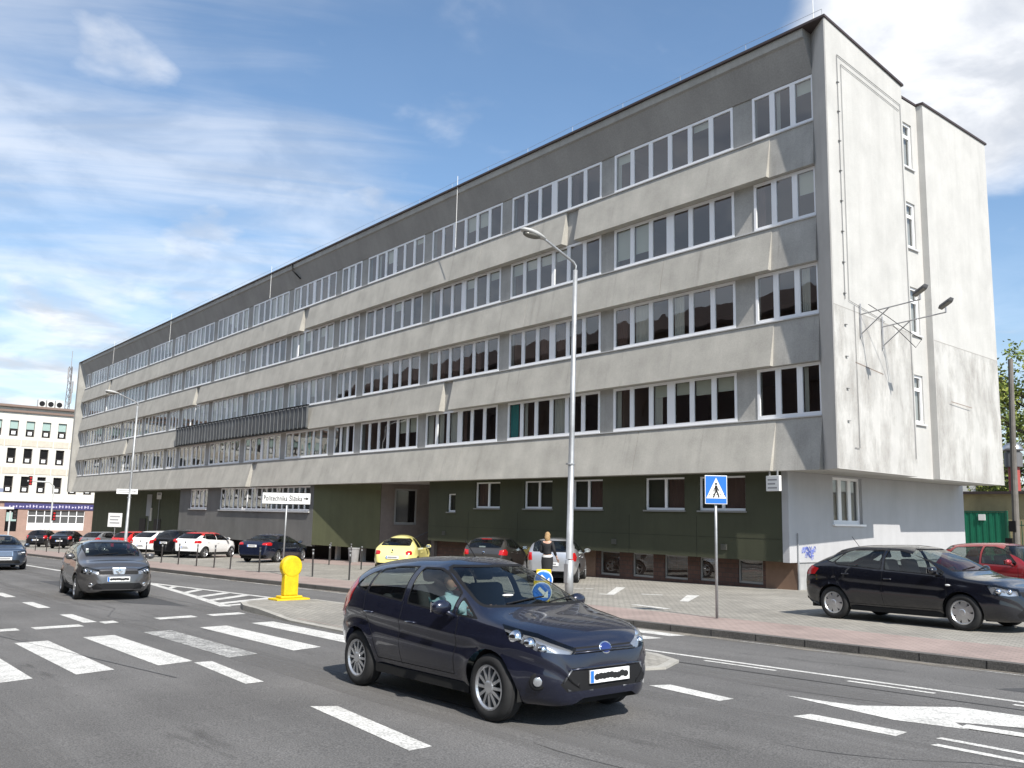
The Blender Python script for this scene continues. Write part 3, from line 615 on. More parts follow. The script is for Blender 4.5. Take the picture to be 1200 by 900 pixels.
bm = bmesh.new(); box(bm, -74.4, -50.3, 28.5, 28.7, -1.8, 3.58); box(bm, -74.4, -50.3, 25.55, 28.45, -.1, .02); bpart('interior', bm, dark)
WS = Wall((-50.19, 25.15), (-43.6, 25.95)); bpart('splayed_wall', wall_mesh(WS, 0, WS.len, -.02, 3.6, .25, []), green_lt)
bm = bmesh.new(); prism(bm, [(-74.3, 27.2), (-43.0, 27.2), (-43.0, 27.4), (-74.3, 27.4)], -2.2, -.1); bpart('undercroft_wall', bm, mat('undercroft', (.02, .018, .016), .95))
for x in (-48.6, -45.6): bm = bmesh.new(); box(bm, x - .12, x + .12, 26.0, 26.25, wz(x) - .1, -.03); bpart('undercroft_post', bm, conc_dk)
WP = Wall((-43.55, 25.95), (-41.0, 31.0)); po = [(.75, 2.0, 1.35, 3.35)]
bpart('side_wall', wall_mesh(WP, 0, WP.len, -1.1, 3.6, .25, po), mat('dusky_render', (.20, .17, .15), .9, var=.12, streak=.1))
window(WP, *po[0], 1, d=-.1, fm=basef, gm=mat('dark_glass', (.012, .012, .013), .05))
bm = bmesh.new(); box(bm, -41.2, -37.3, 31.0, 31.2, -1, 3.6); box(bm, -38.05, -37.8, 25.71, 31, -1, 3.6); bpart('entrance_wall', bm, mat('entrance_wall_paint', (.14, .12, .11), .9, var=.1))
bm = bmesh.new(); box(bm, -39.9, -38.0, 30.93, 30.998, .5, 2.9); d_ = bpart('door', bm, mat('door_grey', (.11, .11, .12), .5))
bm = bmesh.new(); box(bm, -40.05, -37.85, 30.9, 30.99, 2.91, 3.02); box(bm, -40.05, -39.91, 30.9, 30.99, .5, 2.9); bpart('door_frame', bm, steel, d_)
bm = bmesh.new()
for i in range(7): box(bm, -41.2, -37.58, 26.6 + i * .33, 31.0, -.75 + i * .17, -.75 + (i + 1) * .17 - .002)
bpart('steps', bm, conc_dk)
bm = bmesh.new(); tube(bm, [(-41.6, 26.0, .3), (-40.9, 29.0, 1.6)], .03, 6); tube(bm, [(-39.4, 26.6, .2), (-39.4, 29.0, 1.5)], .03, 6); tube(bm, [(-39.4, 26.6, -.7), (-39.4, 26.6, .2)], .03, 6); bpart('handrail', bm, post_m)
bm = bmesh.new(); box(bm, -106.5, -74.45, 26.7, 26.95, -2.6, 3.6); bpart('ground_floor_wall', bm, mat('deep_green_render', (.07, .078, .045), .9, var=.14, streak=.1))
bm = bmesh.new(); box(bm, -74.65, -74.42, 25.5, 26.69, -2.2, 3.6); box(bm, -106.6, -106.3, 26.96, 37.4, -2.6, 3.6); bpart('return_wall', bm, green_m)
for x, c in ((-88.5, dark), (-84.2, dark)): bm = bmesh.new(); box(bm, x - .9, x + .9, 26.64, 26.698, -1.7, 1.0); bpart('door', bm, c)
bm = bmesh.new(); box(bm, -86.4, -85.9, 26.62, 26.69, .8, 2.0); bpart('door_light', bm, curt_w)

# ================================================================ CARS
def pchip(pts):
    xs = [p[0] for p in pts]; ys = [p[1] for p in pts]; n = len(xs)
    h = [xs[i + 1] - xs[i] for i in range(n - 1)]; d = [(ys[i + 1] - ys[i]) / h[i] for i in range(n - 1)]
    m = [d[0]] + [0.0 if d[i - 1] * d[i] <= 0 else 3 * (h[i - 1] + h[i]) / ((2 * h[i] + h[i - 1]) / d[i - 1] + (h[i] + 2 * h[i - 1]) / d[i]) for i in range(1, n - 1)] + [d[-1]]
    def f(x):
        if x <= xs[0]: return ys[0]
        if x >= xs[-1]: return ys[-1]
        i = 0
        while x > xs[i + 1]: i += 1
        t = (x - xs[i]) / h[i]; t2, t3 = t * t, t * t * t
        return (2 * t3 - 3 * t2 + 1) * ys[i] + (t3 - 2 * t2 + t) * h[i] * m[i] + (-2 * t3 + 3 * t2) * ys[i + 1] + (t3 - t2) * h[i] * m[i + 1]
    return f
class Shape:
    def __init__(s, top, bot, half, belt, lean=.32, nexp=3.2, crease=.0):
        s.wc = []; s.N = 110; s.nl, s.nu = 15, 20
        s.T, s.Bf, s.H, s.Be = pchip(top), pchip(bot), pchip(half), pchip(belt); s.x0, s.x1 = top[0][0], top[-1][0]; s.lean = lean; s.n = nexp; s.crease = crease
    def section(s, x):
        nl, nu = s.nl, s.nu
        zt, zb, w = s.T(x), s.Bf(x), s.H(x); zb = min(zb, zt - .06); zbelt = min(s.Be(x), zt - .03 - .12 * max(0, (zt - zb)) * .3)
        zbelt = max(zbelt, zb + .02); o = []
        for i in range(nl):
            t = i / (nl - 1); z = zb + (zbelt - zb) * t
            q = (t - .52)
            y = w * (1 - .12 * max(0, -q) ** 1.6 * 3.2 - .06 * max(0, q) ** 2 * 3) - (.05 * w if i == 0 else 0)
            y += s.crease * math.exp(-((t - .8) / .06) ** 2) - s.crease * .9 * math.exp(-((t - .66) / .09) ** 2)
            for cx, cz, cr in s.wc:
                dq = math.hypot(x - cx, z - cz) - cr
                if -.1 < dq < .25 and z < cz + cr + .1: y += .022 * math.exp(-(max(dq, 0) / .07) ** 2) * max(0, 1 - max(0, t - .8) * 5)
            o.append((y, z))
        yb = o[-1][0]; hgt = zt - zbelt; n = 2.2 + (s.n - 2.2) * min(1, hgt / .35)
        for i in range(1, nu + 1):
            a = math.pi / 2 * i / nu
            # crowd points near the rounded roof edge
            cy, sz = math.cos(a) ** (2 / n), math.sin(a) ** (2 / n)
            z = zbelt + hgt * sz; y = yb * cy * (1 - s.lean * hgt * sz)
            o.append((max(y, 0.0) if i < nu else 0.0, z))
        return o
    def stations(s, n=None):
        n = n or s.N
        xs = [s.x0 + (s.x1 - s.x0) * i / 1200 for i in range(1201)]; acc = [0]
        for a, b in zip(xs, xs[1:]): acc.append(acc[-1] + math.hypot(b - a, .75 * (s.T(b) - s.T(a)), .6 * (s.H(b) - s.H(a))))
        o = []; j = 0
        for i in range(n):
            g = acc[-1] * i / (n - 1)
            while j < 1199 and acc[j + 1] < g: j += 1
            t = (g - acc[j]) / max(1e-9, acc[j + 1] - acc[j]); o.append(xs[j] + (xs[j + 1] - xs[j]) * min(1, t))
        return o
    def ysurf(s, x, z):
        p = s.section(x)
        for a, b in zip(p, p[1:]):
            if min(a[1], b[1]) <= z <= max(a[1], b[1]) and abs(b[1] - a[1]) > 1e-6:
                t = (z - a[1]) / (b[1] - a[1]); return a[0] + (b[0] - a[0]) * t
        return p[-1][0]
    def body(s):
        bm = bmesh.new(); rows = []
        for x in s.stations():
            sec = s.section(x); L_ = [bm.verts.new((x, y, z)) for y, z in sec[:-1]]; top = bm.verts.new((x, 0, sec[-1][1])); Rr = [bm.verts.new((x, -y, z)) for y, z in sec[:-1]]
            rows.append(L_ + [top] + Rr[::-1])
        for a, b in zip(rows, rows[1:]):
            for i in range(len(a) - 1): bm.faces.new((a[i], b[i], b[i + 1], a[i + 1]))
        bm.faces.new(rows[0]); bm.faces.new(rows[-1][::-1])
        bmesh.ops.triangulate(bm, faces=[f for f in bm.faces if len(f.verts) > 4])
        bmesh.ops.recalc_face_normals(bm, faces=bm.faces); return bm
def region(bm, Uv, Vv, poly, cond, org=Vector((0, 0, 0))):
    """cut the outline of a convex polygon (seen along Uv x Vv) into the mesh and return the faces inside it"""
    Uv, Vv = Vector(Uv), Vector(Vv); view = Uv.cross(Vv)
    area = sum(poly[i - 1][0] * poly[i][1] - poly[i][0] * poly[i - 1][1] for i in range(len(poly)))
    if area < 0: poly = poly[::-1]
    P = [org + Uv * a + Vv * b for a, b in poly]; n = len(P); planes = []
    for i in range(n): planes.append((P[i], view.cross(P[(i + 1) % n] - P[i]).normalized()))   # inward normals
    us = [p[0] for p in poly]; vs_ = [p[1] for p in poly]
    lo, hi, lv, hv = min(us), max(us), min(vs_), max(vs_); cur = []
    for f in bm.faces:
        a = [(v.co.x * Uv.x + v.co.y * Uv.y, v.co.z) for v in f.verts]
        if max(q[0] for q in a) < lo or min(q[0] for q in a) > hi or max(q[1] for q in a) < lv or min(q[1] for q in a) > hv: continue
        if cond(f.calc_center_median(), f.normal): cur.append(f)
    for co, no in planes:
        cur = [f for f in cur if f.is_valid and all(max((v.co - c2).dot(n2) for v in f.verts) > -1e-5 for c2, n2 in planes)]
        cut = [f for f in cur if min((v.co - co).dot(no) for v in f.verts) < -1e-5 and max((v.co - co).dot(no) for v in f.verts) > 1e-5]
        if not cut: continue
        ge = list({e for f in cut for e in f.edges}); gv = list({v for f in cut for v in f.verts})
        r = bmesh.ops.bisect_plane(bm, geom=gv + ge + cut, dist=1e-5, plane_co=co, plane_no=no)
        keep = set(f for f in cur if f.is_valid); keep.update(g for g in r['geom'] if isinstance(g, bmesh.types.BMFace)); cur = list(keep)
    res = []
    for f in cur:
        if not f.is_valid: continue
        c = f.calc_center_median()
        if all((c - co).dot(no) > -1e-6 for co, no in planes): res.append(f)
    return res
def lift(bm, faces, name, m, parent, off=0.0, smooth=True, keep=False):
    """move faces out of the body into a part of their own"""
    nb = bmesh.new(); mp = {}
    for f in faces:
        vs_ = []
        for v in f.verts:
            if v not in mp: mp[v] = nb.verts.new(v.co + v.normal * off)
            vs_.append(mp[v])
        try: nb.faces.new(vs_)
        except ValueError: pass
    if not keep: bmesh.ops.delete(bm, geom=faces, context='FACES')
    return obj(name, nb, m, parent, smooth, recalc=False)
def shrink(poly, d):
    area = sum(poly[i - 1][0] * poly[i][1] - poly[i][0] * poly[i - 1][1] for i in range(len(poly)))
    if area < 0: poly = poly[::-1]
    n = len(poly); L_ = []
    for i in range(n):
        a, b = Vector(poly[i]), Vector(poly[(i + 1) % n]); nn = Vector((-(b - a).y, (b - a).x)).normalized(); L_.append((a + nn * d, (b - a)))
    o = []
    for i in range(n):
        (p, r), (q, s) = L_[i - 1], L_[i]; cr = r.x * s.y - r.y * s.x
        if abs(cr) < 1e-6: o.append((q.x, q.y)); continue
        t = ((q.x - p.x) * s.y - (q.y - p.y) * s.x) / cr; o.append((p.x + r.x * t, p.y + r.y * t))
    return o
def rounded(poly, r=.03, k=3):
    o = []; n = len(poly)
    for i in range(n):
        a, b, c = Vector(poly[i - 1]), Vector(poly[i]), Vector(poly[(i + 1) % n]); u, v = (a - b), (c - b); rr = min(r, u.length * .45, v.length * .45); p, q = b + u.normalized() * rr, b + v.normalized() * rr
        for j in range(k + 1):
            t = j / k; o.append(tuple(p * (1 - t) ** 2 + b * 2 * t * (1 - t) + q * t * t))
    return o
RIMS = {}
def wheel_meshes(r, wd, style):
    key = (r, wd, style)
    if key in RIMS: return RIMS[key]
    t = bmesh.new(); ri = r * .655; h = wd / 2
    lathe(t, closed=True, n=40, axis='y', prof=[(ri, -h * .8), (ri + .012, -h), (r * .86, -h), (r * .955, -h * .86), (r, -h * .6), (r, -h * .15), (r * .985, -h * .12), (r * .985, -h * .04), (r, 0), (r, h * .35), (r * .985, h * .38), (r, h * .42), (r, h * .6), (r * .955, h * .86), (r * .86, h), (ri + .012, h), (ri, h * .8)])
    rm = bmesh.new()
    lathe(rm, [(ri + .006, h * .96), (ri - .008, h * .98), (ri - .022, h * .8), (ri - .03, -h * .8), (ri, -h * .8)], 40, 'y', closed=True)
    ns, sw = {'multi': (12, .028), 'five': (5, .075), 'cover': (7, .085), 'plain': (9, .05)}[style]
    f = h * .78
    for k in range(ns):
        a = 2 * math.pi * k / ns; c, s = math.cos(a), math.sin(a)
        def F(x, y, z): return (x * c - z * s, y, x * s + z * c)
        w0, w1 = sw * .9, sw * (1.25 if style in ('cover',) else .75)
        vs_ = [rm.verts.new(F(x, y, z)) for (x, z, y) in ((.04, -w0 * .6, f + .012), (.04, w0 * .6, f + .012), (ri - .012, w1 * .62, f + .002), (ri - .012, -w1 * .62, f + .002), (.04, -w0 * .6, f - .03), (.04, w0 * .6, f - .03), (ri - .012, w1 * .62, f - .03), (ri - .012, -w1 * .62, f - .03))]
        for q in ((0, 1, 2, 3), (7, 6, 5, 4), (0, 4, 5, 1), (1, 5, 6, 2), (2, 6, 7, 3), (3, 7, 4, 0)): rm.faces.new([vs_[i] for i in q])
    lathe(rm, [(.062, f - .03), (.062, f + .014), (.05, f + .022), (0, f + .024)], 20, 'y')
    dk = bmesh.new(); lathe(dk, [(0, f - .045), (ri - .024, f - .045), (ri - .024, f - .06), (0, f - .06)], 28, 'y')
    res = []
    for nme, b in (('wheel', t), ('rim', rm), ('brake_disc', dk)):
        bmesh.ops.recalc_face_normals(b, faces=b.faces); me = bpy.data.meshes.new(nme); b.to_mesh(me); b.free()
        if nme != 'rim':
            for p in me.polygons: p.use_smooth = True
        res.append(me)
    res[0].materials.append(rubber); res[1].materials.append(alu); res[2].materials.append(mat('brake_dark', (.03, .03, .032), .6, .3))
    RIMS[key] = res; return res
def car(name, label, loc, yaw, S, paint, wb, style='multi', scale=1.07, r=.305, glasses=(), roof_paint=None, group=None, mirror_x=.75, roof_z=1.2, lights=True, people=None, cat='car', detail=True, front=None, rear=None, pitch=True, handles=(), cladding=False, gm=None, seams=(), bowls=(), wgm=None, plate_blob=True, y_tr=None, wind=None, rwin=None):
    root = thing(name, label, cat, loc, 0, group); root.rotation_euler = (0, -math.atan(SL) * math.cos(yaw) if pitch else 0, yaw)
    root.rotation_mode = 'XYZ'; root.scale = (scale,) * 3
    gm = gm or car_g
    S.wc = [(wb / 2, r, r + .045), (-wb / 2, r, r + .045)]
    bm = S.body(); mats = [paint, black, rubber]
    if roof_paint: mats.append(roof_paint)
    fa, ra = wb / 2, -wb / 2; rr = r + .045
    upd = lambda: bm.normal_update()
    # wheel openings
    for cx in (fa, ra):
        circ = [(cx + rr * math.cos(2 * math.pi * k / 26), r + rr * math.sin(2 * math.pi * k / 26)) for k in range(26)]
        ff = region(bm, (1, 0, 0), (0, 0, 1), circ, lambda c, n: abs(c.y) > .35 and c.z < r + rr + .05)
        bmesh.ops.delete(bm, geom=ff, context='FACES')
    upd()
    parts = []
    def trim(faces, idx):
        for f in faces: f.material_index = idx
    # side windows: black frame band, then the pane
    for poly in glasses:
        for sgn in (1, -1):
            cn = lambda c, n: c.y * sgn > .3
            trim(region(bm, (1, 0, 0), (0, 0, 1), rounded(shrink(poly, -.018), .03), cn), 1); upd()
            ff = region(bm, (1, 0, 0), (0, 0, 1), rounded(poly, .035), cn)
            lift(bm, ff, 'side_window', gm, root, -.006); upd()
    for nm, poly, cn in (('windscreen', wind, lambda c, n: c.x > .1 and n.z > .1 and n.x > .12), ('rear_window', rwin, lambda c, n: c.x < -.5 and n.x < -.1)):
        if not poly: continue
        trim(region(bm, (0, 1, 0), (0, 0, 1), rounded(shrink(poly, -.022), .05), cn), 1); upd()
        ff = region(bm, (0, 1, 0), (0, 0, 1), rounded(poly, .05), cn); lift(bm, ff, nm, wgm or gm, root, -.004); upd()
    # door gaps and waist lines: narrow dark grooves
    for poly in seams:
        for sgn in (1, -1):
            for (xa, za), (xb, zb) in zip(poly, poly[1:]):
                d = Vector((xb - xa, zb - za)).normalized() * .0048; q = [(xa - d.y, za + d.x), (xa + d.y, za - d.x), (xb + d.y, zb - d.x), (xb - d.y, zb + d.x)]
                trim([f for f in region(bm, (1, 0, 0), (0, 0, 1), q, lambda c, n: c.y * sgn > .3) if f.material_index in (0, 3)], 1); upd()
    # nose and tail details: (part name, material, view side, polygon (u,z), mirrored, offset)
    for nm, m_, ang, poly, mir, off, lo in (front or []) + (rear or []):
        for sgn in ((1, -1) if mir else (1,)):
            a = R(ang); dv = Vector((math.cos(a), math.sin(a) * sgn, 0)); Uv = Vector((-math.sin(a), math.cos(a) * sgn, 0)) if sgn == 1 else Vector((-math.sin(a), -math.cos(a), 0))
            pol = [((Vector((p[0], p[1] * sgn, p[2])).dot(Uv), p[2]) if len(p) == 3 else p) for p in poly]
            cn = (lambda c, n: n.dot(dv) > lo and (c.y * sgn > -.02 if mir else True))
            ff = region(bm, Uv, (0, 0, 1), pol, cn)
            if nm is None: trim([f for f in ff if f.material_index != 2], m_)
            elif nm == 'headlamp':
                hl = lift(bm, ff, nm, m_, root, -.05, keep=True); lift(bm, ff, 'lamp_cover', lens_g, hl, .002)
                for bx, bz, br in bowls:
                    b_ = bmesh.new(); by = S.ysurf(bx, bz); nv = Vector((.72, .55 * sgn, .42)); ellipsoid(b_, Vector((bx, by * sgn, bz)) - nv * (br * .95), (br, br, br), 18, 12); obj('reflector', b_, reflect_m, hl, True)
            else: lift(bm, ff, nm, m_, root, off)
            upd()
    if cladding:
        for f in bm.faces:
            c = f.calc_center_median()
            if c.z < .36 and f.material_index == 0: f.material_index = 1
    if roof_paint:
        for f in bm.faces:
            c = f.calc_center_median()
            if c.z > roof_z and f.material_index == 0: f.material_index = 3
    for f in bm.faces: f.smooth = True
    body = obj('body', bm, mats, root, recalc=False)
    for p in body.data.polygons: p.use_smooth = True
    # underbody with wheel housings
    ub = bmesh.new(); wmax = max(S.H(x) for x in (-1, 0, 1)); x0, x1 = S.x0 + .12, S.x1 - .12
    prism(ub, [(x0, -S.H(x0) * .8), (ra - .5, -.6), (ra + .5, -.6), (fa - .5, -.6), (fa + .5, -.6), (x1, -S.H(x1) * .8), (x1, S.H(x1) * .8), (fa + .5, .6), (fa - .5, .6), (ra + .5, .6), (ra - .5, .6), (x0, S.H(x0) * .8)], .20, .3)
    prism(ub, [(ra + rr + .01, -wmax * .93), (fa - rr - .01, -wmax * .93), (fa - rr - .01, wmax * .93), (ra + rr + .01, wmax * .93)], .205, .295)
    for cx in (fa, ra):
        for sgn in (1, -1):
            yi, yo = .5 * sgn, (min(S.ysurf(cx - rr, .45), S.ysurf(cx + rr, .45)) - .03) * sgn; ring = []
            for k in range(15):
                a_ = -.25 + (math.pi + .5) * k / 14; ring.append((ub.verts.new((cx + (rr + .01) * math.cos(a_), yi, r + (rr + .01) * math.sin(a_))), ub.verts.new((cx + (rr + .01) * math.cos(a_), yo, r + (rr + .01) * math.sin(a_)))))
            for (a1, b1), (a2, b2) in zip(ring, ring[1:]): ub.faces.new((a1, b1, b2, a2))
            ub.faces.new([q[0] for q in ring])
    obj('underbody', ub, mat('underbody_black', (.008, .008, .008), .9), root)
    # wheels
    me = wheel_meshes(r, .205, style); tr = y_tr or (S.H(0) - .115)
    for cx in (fa, ra):
        for sgn in (1, -1):
            w_ = link('wheel', me[0], None, root); w_.location = (cx, tr * sgn, r)
            if sgn < 0: w_.rotation_euler = (0, 0, math.pi)
            link('rim', me[1], None, w_); link('brake_disc', me[2], None, w_)
    # inside
    sb_ = bmesh.new(); seat_m = mat('seat_cloth', (.045, .047, .052), .9)
    zs = S.Be(0) - .42
    for sgn in (1, -1):
        st = bmesh.new(); x = .05
        box(st, x - .25, x + .28, sgn * .36 - .24, sgn * .36 + .24, zs - .1, zs + .08, None, .04)
        f = lambda a, b, c: (a - (c - zs) * .28, b, c)
        box(st, x - .32, x - .18, sgn * .36 - .23, sgn * .36 + .23, zs + .09, zs + .66, f, .05); box(st, x - .31, x - .21, sgn * .36 - .12, sgn * .36 + .12, zs + .69, zs + .88, f, .035)
        obj('seat', st, seat_m, root, True)
    st = bmesh.new(); box(st, -.95, -.45, -.58, .58, zs - .1, zs + .06, None, .04); box(st, -1.1, -.94, -.58, .58, zs + .0, zs + .52, lambda a, b, c: (a - (c - zs) * .2, b, c), .05); obj('seat', st, seat_m, root, True)
    st = bmesh.new(); box(st, .62, .95, -.64, .64, S.Be(.7) - .16, S.Be(.7) - .02, None, .05); obj('dashboard', st, mat('dashboard_grey', (.05, .052, .056), .8), root, True)
    st = bmesh.new(); sw = Matrix.Translation((.48, .36, S.Be(.5) - .02)) @ Matrix.Rotation(R(-62), 4, 'Y')
    ring = [(.17 * math.cos(2 * math.pi * k / 20), .17 * math.sin(2 * math.pi * k / 20)) for k in range(21)]
    tube(st, [sw @ Vector((a, b, 0)) for a, b in ring], .014, 6, False); tube(st, [sw @ Vector((0, -.16, 0)), sw @ Vector((0, .16, 0))], .016, 5); obj('steering_wheel', st, black, root, True)
    # mirrors
    xm = mirror_x
    for sgn in (1, -1):
        y = S.ysurf(xm, S.Be(xm) + .04); mm = bmesh.new(); ellipsoid(mm, (xm - .03, (y + .13) * sgn, S.Be(xm) + .125), (.07, .115, .075)); tube(mm, [(xm + .02, (y - .02) * sgn, S.Be(xm) + .02), (xm - .0, (y + .1) * sgn, S.Be(xm) + .09)], .022, 8)
        mo = obj('wing_mirror', mm, paint, root, True)
        g_ = bmesh.new(); box(g_, xm - .108, xm - .098, (y + .13) * sgn - .08, (y + .13) * sgn + .08, S.Be(xm) + .075, S.Be(xm) + .175); obj('mirror_glass', g_, chrome, mo)
    # door handles
    for hx, hz in handles:
        for sgn in (1, -1):
            y = S.ysurf(hx, hz); hm = bmesh.new(); tube(hm, [(hx - .085, (y - .006) * sgn, hz), (hx - .06, (y + .024) * sgn, hz + .002), (hx + .06, (y + .024) * sgn, hz + .004), (hx + .085, (y - .006) * sgn, hz + .002)], .013, 8); obj('door_handle', hm, paint, root, True)
    # wipers
    if wind:
        wm = bmesh.new(); zl = min(p[1] for p in wind) + .01
        def onfront(y, z):
            lo_, hi_ = .0, S.x1
            for _ in range(40):
                m_ = (lo_ + hi_) / 2
                (lo_, hi_) = (m_, hi_) if S.T(m_) > z + .06 * y * y else (lo_, m_)
            return (lo_ + .012, y, z)
        tube(wm, [onfront(-.45, zl), onfront(-.1, zl + .035), onfront(.12, zl + .05)], .008, 5); tube(wm, [onfront(.1, zl), onfront(.4, zl + .03), onfront(.58, zl + .045)], .008, 5); obj('wiper', wm, black, root)
    return root
def plate(root, x, z, front=True, blob=False, tilt=0.0, y=0.0):
    sg = 1 if front else -1
    p = bmesh.new(); box(p, x - .004, x + .012 * sg, y - .26, y + .26, z - .057, z + .057); o = obj('number_plate', p, white_p, root)
    p = bmesh.new(); xa = x + .0135 * sg; box(p, xa, xa + .001 * sg, y + sg * (-.255), y + sg * (-.215), z - .053, z + .053); obj('plate_band', p, blue_p, o)
    if blob:
        p = bmesh.new(); rg_ = random.Random(3)
        for i in range(9): ellipsoid(p, (xa, y - .17 + i * .047, z + .008 * rg_.uniform(-1, 1)), (.0015, .04, .03), 8, 5)
        obj('blacked_out_number', p, black_p, o)
    else:
        p = bmesh.new(); box(p, xa, xa + .0008 * sg, y - .19, y + .19, z - .03, z + .03); obj('number_blur', p, mat('plate_smudge', (.25, .25, .26), .6), o)
    return o
def disc(root, name, m, x, y, z, r, ax=(1, 0, 0), ry=None, parent=None, dep=.01):
    b = bmesh.new(); q = Vector(ax).to_track_quat('Z', 'Y').to_matrix().to_4x4()
    lathe(b, [(0, 0), (1, 0), (1, .8), (.82, 1), (0, 1)], 20)
    for v in b.verts: v.co = Matrix.Translation((x, y, z)) @ q @ Matrix.Diagonal((r, (ry or r), dep, 1)) @ v.co
    return obj(name, b, m, parent or root, True)
def circ(x, y, z, r, ang, n=16):
    a = R(ang); return [(x - math.sin(a) * r * math.cos(2 * math.pi * k / n), y + math.cos(a) * r * math.cos(2 * math.pi * k / n), z + r * math.sin(2 * math.pi * k / n)) for k in range(n)]
def paint(name, col, rough=.3, metal=.3, coat=1.0):
    m = mat(name, col, rough, metal, coat=coat, var=.04, vscale=6); return m

def hatch_shape(xf, xr, H, W, cowl=1.12, cowlz=1.0, hood=.88, nose=.72, wst=.30, rr=-1.42, rz=None, hb=-1.78, hbz=1.0, b0=.86, b1=.96, lean=.36, trunk=None, bump=.5):
    rz = rz or H - .07; h = W / 2
    top = [(xr, .42), (xr + .01, .68), (xr + .04, .86)]
    if trunk: tz, tx = trunk; top += [(xr + .10, tz - .05), (xr + .2, tz), (tx - .1, tz + .05), (tx + .12, tz + .12), (rr - .25, rz - .16), (rr, rz)]
    else: top += [(hb, hbz), ((hb * .6 + rr * .4) - .01, hbz + (rz - hbz) * .45), (rr - .08, rz - .06), (rr, rz)]
    m = wst - .45
    top += [((rr + m) / 2, H - .012), (m, H), (wst - .1, H - .03), (wst + .12, H - .10), ((wst + cowl) / 2 + .05, (H + cowlz) / 2 - .01), (cowl, cowlz), (cowl + .12, cowlz - .04), ((cowl + xf) / 2 + .05, hood), (xf - .28, hood - .09), (xf - .12, nose + .04), (xf - .05, nose - .04), (xf - .015, nose - .14), (xf, nose - .27)]
    top.sort()
    half = [(xr, h * .70), (xr + .03, h * .78), (xr + .14, h * .89), (xr + .45, h * .965), (xr + .9, h * .995), (0, h), (xf - 1.1, h * .995), (xf - .6, h * .96), (xf - .32, h * .88), (xf - .16, h * .76), (xf - .07, h * .62), (xf - .015, h * .48), (xf, h * .42)]
    bot = [(xr, .34), (xr + .12, .28), (xr + .5, .22), (0, .19), (xf - .5, .19), (xf - .12, .20), (xf, .25)]
    belt = [(xr, .6), (xr + .1, b1 - .06), (xr + .5, b1), (-.3, (b0 + b1) / 2 + .01), (cowl - .2, b0), (cowl + .15, b0 - .03), (xf - .4, hood - .12), (xf - .1, nose - .10), (xf, .4)]
    S = Shape(top, bot, half, belt, lean, 3.1, .008); S.p = dict(xf=xf, xr=xr, H=H, W=W, cowl=cowl, cowlz=cowlz, wst=wst, rr=rr, rz=rz, hb=hb, hbz=hbz, b0=b0, b1=b1, nose=nose, hood=hood, trunk=trunk); return S
def std_glass(S, Bp=-.22, three=False, sixth=True):
    p = S.p; zb = lambda x: S.Be(x) + .045; zr = p['H'] - .115; A0 = p['wst'] - .12; A1 = p['cowl'] - .30
    g = [[(Bp + .04, zb(Bp)), (Bp + .02, zr), (A0 - .22, zr), (A0 + .05, zr - .06), ((A0 + A1) / 2 + .02, (zr + zb(A1)) / 2 + .03), (A1, zb(A1) + .05), (A1 - .02, zb(A1))]]
    rx = p['rr'] + (.30 if p['trunk'] else .28); rb = (p['trunk'][1] + .55) if p['trunk'] else p['hb'] + .62
    if three: g.append([(Bp - .05, zb(Bp)), (Bp - .07, zr), (rx, zr - .03), (rb - .22, zb(rb) + .10), (rb - .1, zb(rb) + .02)])
    else:
        g.append([(Bp - .04, zb(Bp) + .005), (Bp - .06, zr), (rx + .12, zr - .01), (rx - .02, zr - .05), (rb + .02, zb(rb) + .05), (rb + .06, zb(rb) + .01)])
        if sixth: g.append([(rb - .03, zb(rb) + .05), (rx - .08, zr - .07), (rx - .16, zr - .11), (rb - .26, zb(rb) + .10)])
    hw = p['W'] / 2
    wz0, wz1 = p['cowlz'] + .045, p['H'] - .085
    k = 1 - S.lean * (wz1 - p['b0']) - .10
    wind = [(-hw * .80, wz0), (hw * .80, wz0), (hw * .74, (wz0 + wz1) / 2), (hw * k, wz1), (-hw * k, wz1), (-hw * .74, (wz0 + wz1) / 2)]
    rz0, rz1 = ((p['trunk'][0] + .07) if p['trunk'] else p['hbz'] + .03), p['rz'] - .055
    rwin = [(-hw * .68, rz0), (hw * .68, rz0), (hw * (k - .03), rz1), (-hw * (k - .03), rz1)]
    sm = [[(A1 + .06, zb(A1) - .04), (A1 + .08, .6), (A1 + .02, .34)], [(Bp, zb(Bp) - .03), (Bp - .02, .6), (Bp, .34)], [(A1 + .02, .34), (p['xr'] + 1.15, .34)]]
    if not three: sm.append([(rb - .02, zb(rb) - .02), (rb, .86), (rb + .2, .62), (rb + .28, .34)])
    return g, wind, rwin, sm, (A1 - .08)

